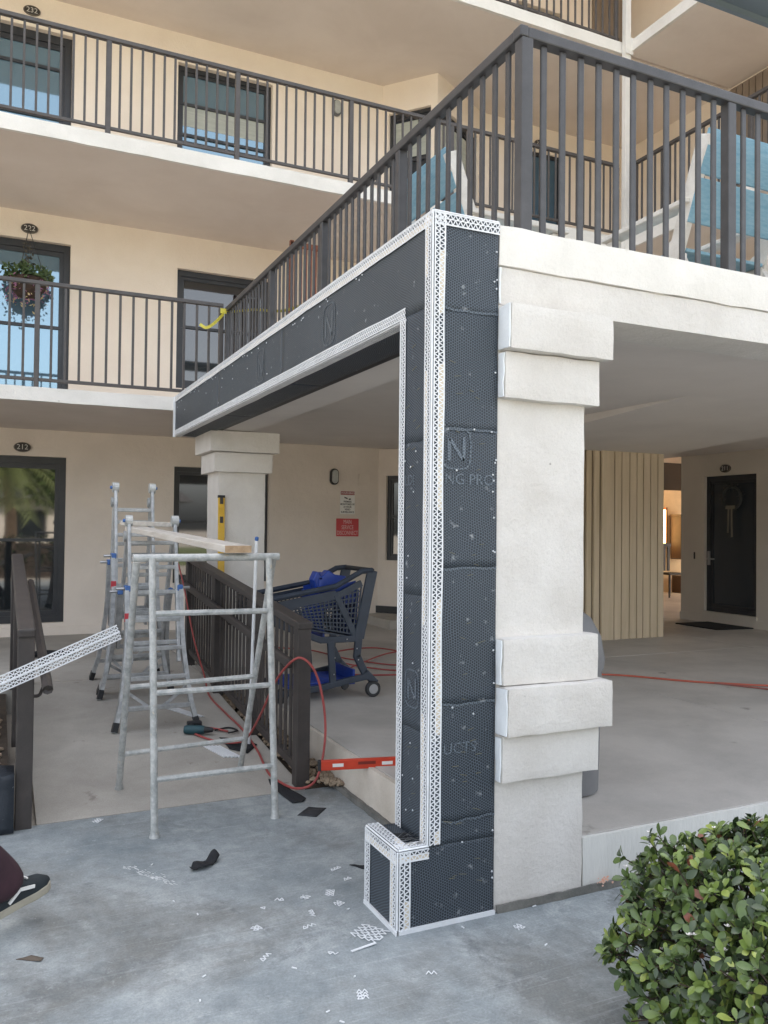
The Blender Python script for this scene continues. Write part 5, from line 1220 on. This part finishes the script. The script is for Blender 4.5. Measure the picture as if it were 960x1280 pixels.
skin_obj('trousers', [hip+Z*0.06, hip, RH, RK, RA+Vector((-0.012,-0.006,0.03)), RA+Vector((0.022,0.012,-0.055)), LH, LK, LA], [(0,1),(1,2),(2,3),(3,4),(4,5),(1,6),(6,7),(7,8)], [(0.165,0.125),(0.165,0.125),0.10,0.078,0.084,0.098,0.10,0.078,0.075], maroon, 1)
skin_obj('shirt', [hip-Z*0.02, chest, chest+Z*0.15, RS, (RS+RE)/2, LS, (LS+LE)/2], [(0,1),(1,2),(2,3),(3,4),(2,5),(5,6)], [(0.17,0.13),(0.18,0.135),(0.12,0.09),0.075,0.066,0.075,0.066], mat('grey_shirt', S(96,100,106), 0.9), 1)
for (W_, s1) in ((RW,-1),(LW,1)):
    for k in range(5):
        dv = Vector((0,0,-1))+fw*0.25; off = fw*(0.03-0.016*k); l = (0.055,0.085,0.09,0.085,0.065)[k]
        b0 = W_-Z*(0.03 if k == 0 else 0.085)+off*(1.5 if k == 0 else 1); MB().tube([W_-Z*0.01+off*0.6, b0, b0+dv*l*0.5, b0+dv*l*0.75+fw*0.015], [0.016,0.011,0.009,0.007], 7).build('finger', skin, pe, smooth=True)
mb = MB(); hcn = head+Z*0.05
mb.lathe([(0.0,0.085),(0.06,0.07),(0.095,0.03),(0.10,-0.02),(0.09,-0.05)][::-1], hcn-fw*0.012, 16).build('hair', mat('dark_hair', S(40,32,28), 0.8), pe, smooth=True)
MB().tube([head+fw*0.085+Z*0.015, head+fw*0.112-Z*0.012, head+fw*0.09-Z*0.022], [0.008,0.014,0.010], 7).build('nose', skin, pe, smooth=True)
for s1 in (-1, 1):
    MB().lathe([(0,-0.008),(0.010,-0.003),(0.010,0.003),(0,0.008)], head+fw*0.088+sdv*0.033*s1+Z*0.02, 8).build('eye', signw, pe, smooth=True)
    MB().lathe([(0,-0.02),(0.018,-0.01),(0.022,0.01),(0,0.026)], head+sdv*0.088*s1, 8).build('ear', skin, pe, smooth=True)
MB().bar(head+fw*0.09-Z*0.05-sdv*0.022, head+fw*0.09-Z*0.05+sdv*0.022, 0.008, 0.006).build('mouth', mat('lips', S(150,92,84), 0.6), pe)
def shoe(ankle, d, pitch):
    d = Vector(d).normalized(); sd_ = Vector((-d.y, d.x, 0)).normalized(); f_ = (d*math.cos(pitch)+Z*math.sin(pitch)); u_ = sd_.cross(f_)*-1 if sd_.cross(f_).z < 0 else sd_.cross(f_)
    heel = ankle-f_*0.085-u_*0.115
    out = [(0.0,0.02),(0.01,0.036),(0.07,0.036),(0.14,0.040),(0.20,0.050),(0.25,0.045),(0.28,0.026),(0.29,0.0)]
    poly = out+[(a, -b) for a, b in out[::-1][1:]]
    sole = MB().prism(poly, heel, f_, sd_, u_*0.034).build('shoe_sole', mat('pale_sole', S(168,162,146), 0.7, S(152,146,130), 12), pe, bevel=0.006)
    prof = [(0.008,0.034,0.085),(0.05,0.036,0.10),(0.10,0.038,0.088),(0.15,0.042,0.066),(0.20,0.048,0.048),(0.25,0.042,0.036),(0.282,0.02,0.016)]
    mb = MB(); seg = 12
    for t, w, h in prof:
        for k in range(seg+1):
            a = math.pi*k/seg; mb.v.append(heel+f_*t+sd_*w*math.cos(a)+u_*(0.032+h*math.sin(a)**0.7))
    for i in range(len(prof)-1):
        for k in range(seg): q = i*(seg+1)+k; mb.f.append((q, q+1, q+seg+2, q+seg+1))
    mb.f += [tuple(range(seg+1)), tuple(range((len(prof)-1)*(seg+1), len(prof)*(seg+1)))[::-1]]
    mb.build('shoe_upper', mat('black_canvas', S(36,44,48), 0.8, S(28,34,38), 14), pe, smooth=True)
    for s1 in (-1, 1):
        pts = [heel+f_*0.08+sd_*0.041*s1+u_*0.045, heel+f_*0.13+sd_*0.042*s1+u_*0.075, heel+f_*0.19+sd_*0.047*s1+u_*0.06]
        for a, b in zip(pts, pts[1:]): MB().bar(a, b, 0.012, 0.006, up=sd_).build('shoe_stripe', signw, pe)
    for i in range(3): c = heel+f_*(0.12+i*0.03)+u_*(0.115-i*0.012); MB().bar(c-sd_*0.022, c+sd_*0.022, 0.007, 0.006).build('lace', signw, pe)
shoe(RA, (0.80,0.60,0), 0.12); shoe(LA, (0.82,0.57,0), -0.35)

# ------------------------------------------------------------------ across the street (seen only mirrored in the glass)
hs2 = thing('street_house', 'low house with a dark roof across the street, mirrored in the glass', 'house', (-4,-24,0))
MB().box(-12,6,-30,-22,0,2.8).build('wall', beige_g, hs2)
MB().add([(-13,-21.4,2.7),(7,-21.4,2.7),(7,-30.6,2.7),(-13,-30.6,2.7),(-11,-26,4.9),(5,-26,4.9)], [(0,1,5,4),(1,2,5),(2,3,4,5),(3,0,4),(0,3,2,1)]).build('roof', mat('dark_shingle', S(82,80,80), 0.9, S(66,64,64), 4, stretch=(1,1,8)), hs2)
for x in (-9,-5,-1,3): window(hs2, (-(x+1.4),-x,0.9,2.2), (0,-22.0,0), (-1,0,0), (0,-1,0), glass, inset=-0.04)
def palm(label, x, y, h):
    t = thing('palm_tree', label, 'tree', (x, y, 0)); b = Vector((x, y, 0))
    MB().tube([b+Vector((math.sin(k*.5)*0.12,0,h*k/8)) for k in range(9)], [0.24-0.012*k for k in range(9)], 10).build('trunk', mat('palm_bark', S(150,128,104), 0.9, S(120,100,82), 8, 0.5, 20), t, smooth=True)
    mb = MB(); top = b+Vector((math.sin(4)*0.12,0,h))
    for k in range(34):
        a = k*2.4; el = random.uniform(-0.5,1.2); L_ = random.uniform(1.5,2.2)
        pts = [top+Vector((math.cos(a)*math.cos(el)*L_*s, math.sin(a)*math.cos(el)*L_*s, math.sin(el)*L_*s-1.3*s*s)) for s in (0,0.25,0.5,0.75,1.0)]
        sd_ = Vector((-math.sin(a), math.cos(a), 0))
        for i in range(4):
            for q in range(5):
                p = pts[i].lerp(pts[i+1], q/5)
                for s1 in (-1, 1): e = p+sd_*s1*0.42+(pts[i+1]-pts[i])*0.5-Z*0.16; mb.add([p, p+(pts[i+1]-pts[i])*0.14, e], [(0,1,2)])
    mb.build('crown', mat('palm_frond', S(104,112,58), 0.7, S(84,94,48), 8), t)
palm('tall palm across the street, mirrored in the ground floor glass', -1.3, -12.5, 3.7)
palm('shorter palm to its side, mirrored in the glass', -5.4, -15, 3.6)
def street_tree(x, y):
    t = thing('street_tree', 'leafy tree across the street, mirrored in the glass', 'tree', (x, y, 0))
    MB().tube([(x,y,0),(x+.1,y,1.5),(x,y,2.6)], [0.2,0.16,0.1], 8).build('trunk', twig, t)
    leaf_cloud(1600, Vector((x,y,3.9)), 2.0,1.8,1.7, 0.32).build('crown', lm[1], t)
street_tree(0.75,-15)
rw = thing('darkening_hedge_row', 'clipped hedge row added to darken the reflection in the ground floor glass', 'hedge', (-0.8,-7.6,0))  # invented row, placed so the lower panes mirror something dark
q = leaf_cloud(2600, Vector((-0.8,-7.7,0.55)), 3.4, 0.5, 0.65, 0.14); q.build('leaves', lm[0], rw)
MB().rbox(-4.0,2.4,-8.0,-7.4,-0.02,0.98, 0.2,0.06,3,2).build('core', twig, rw)
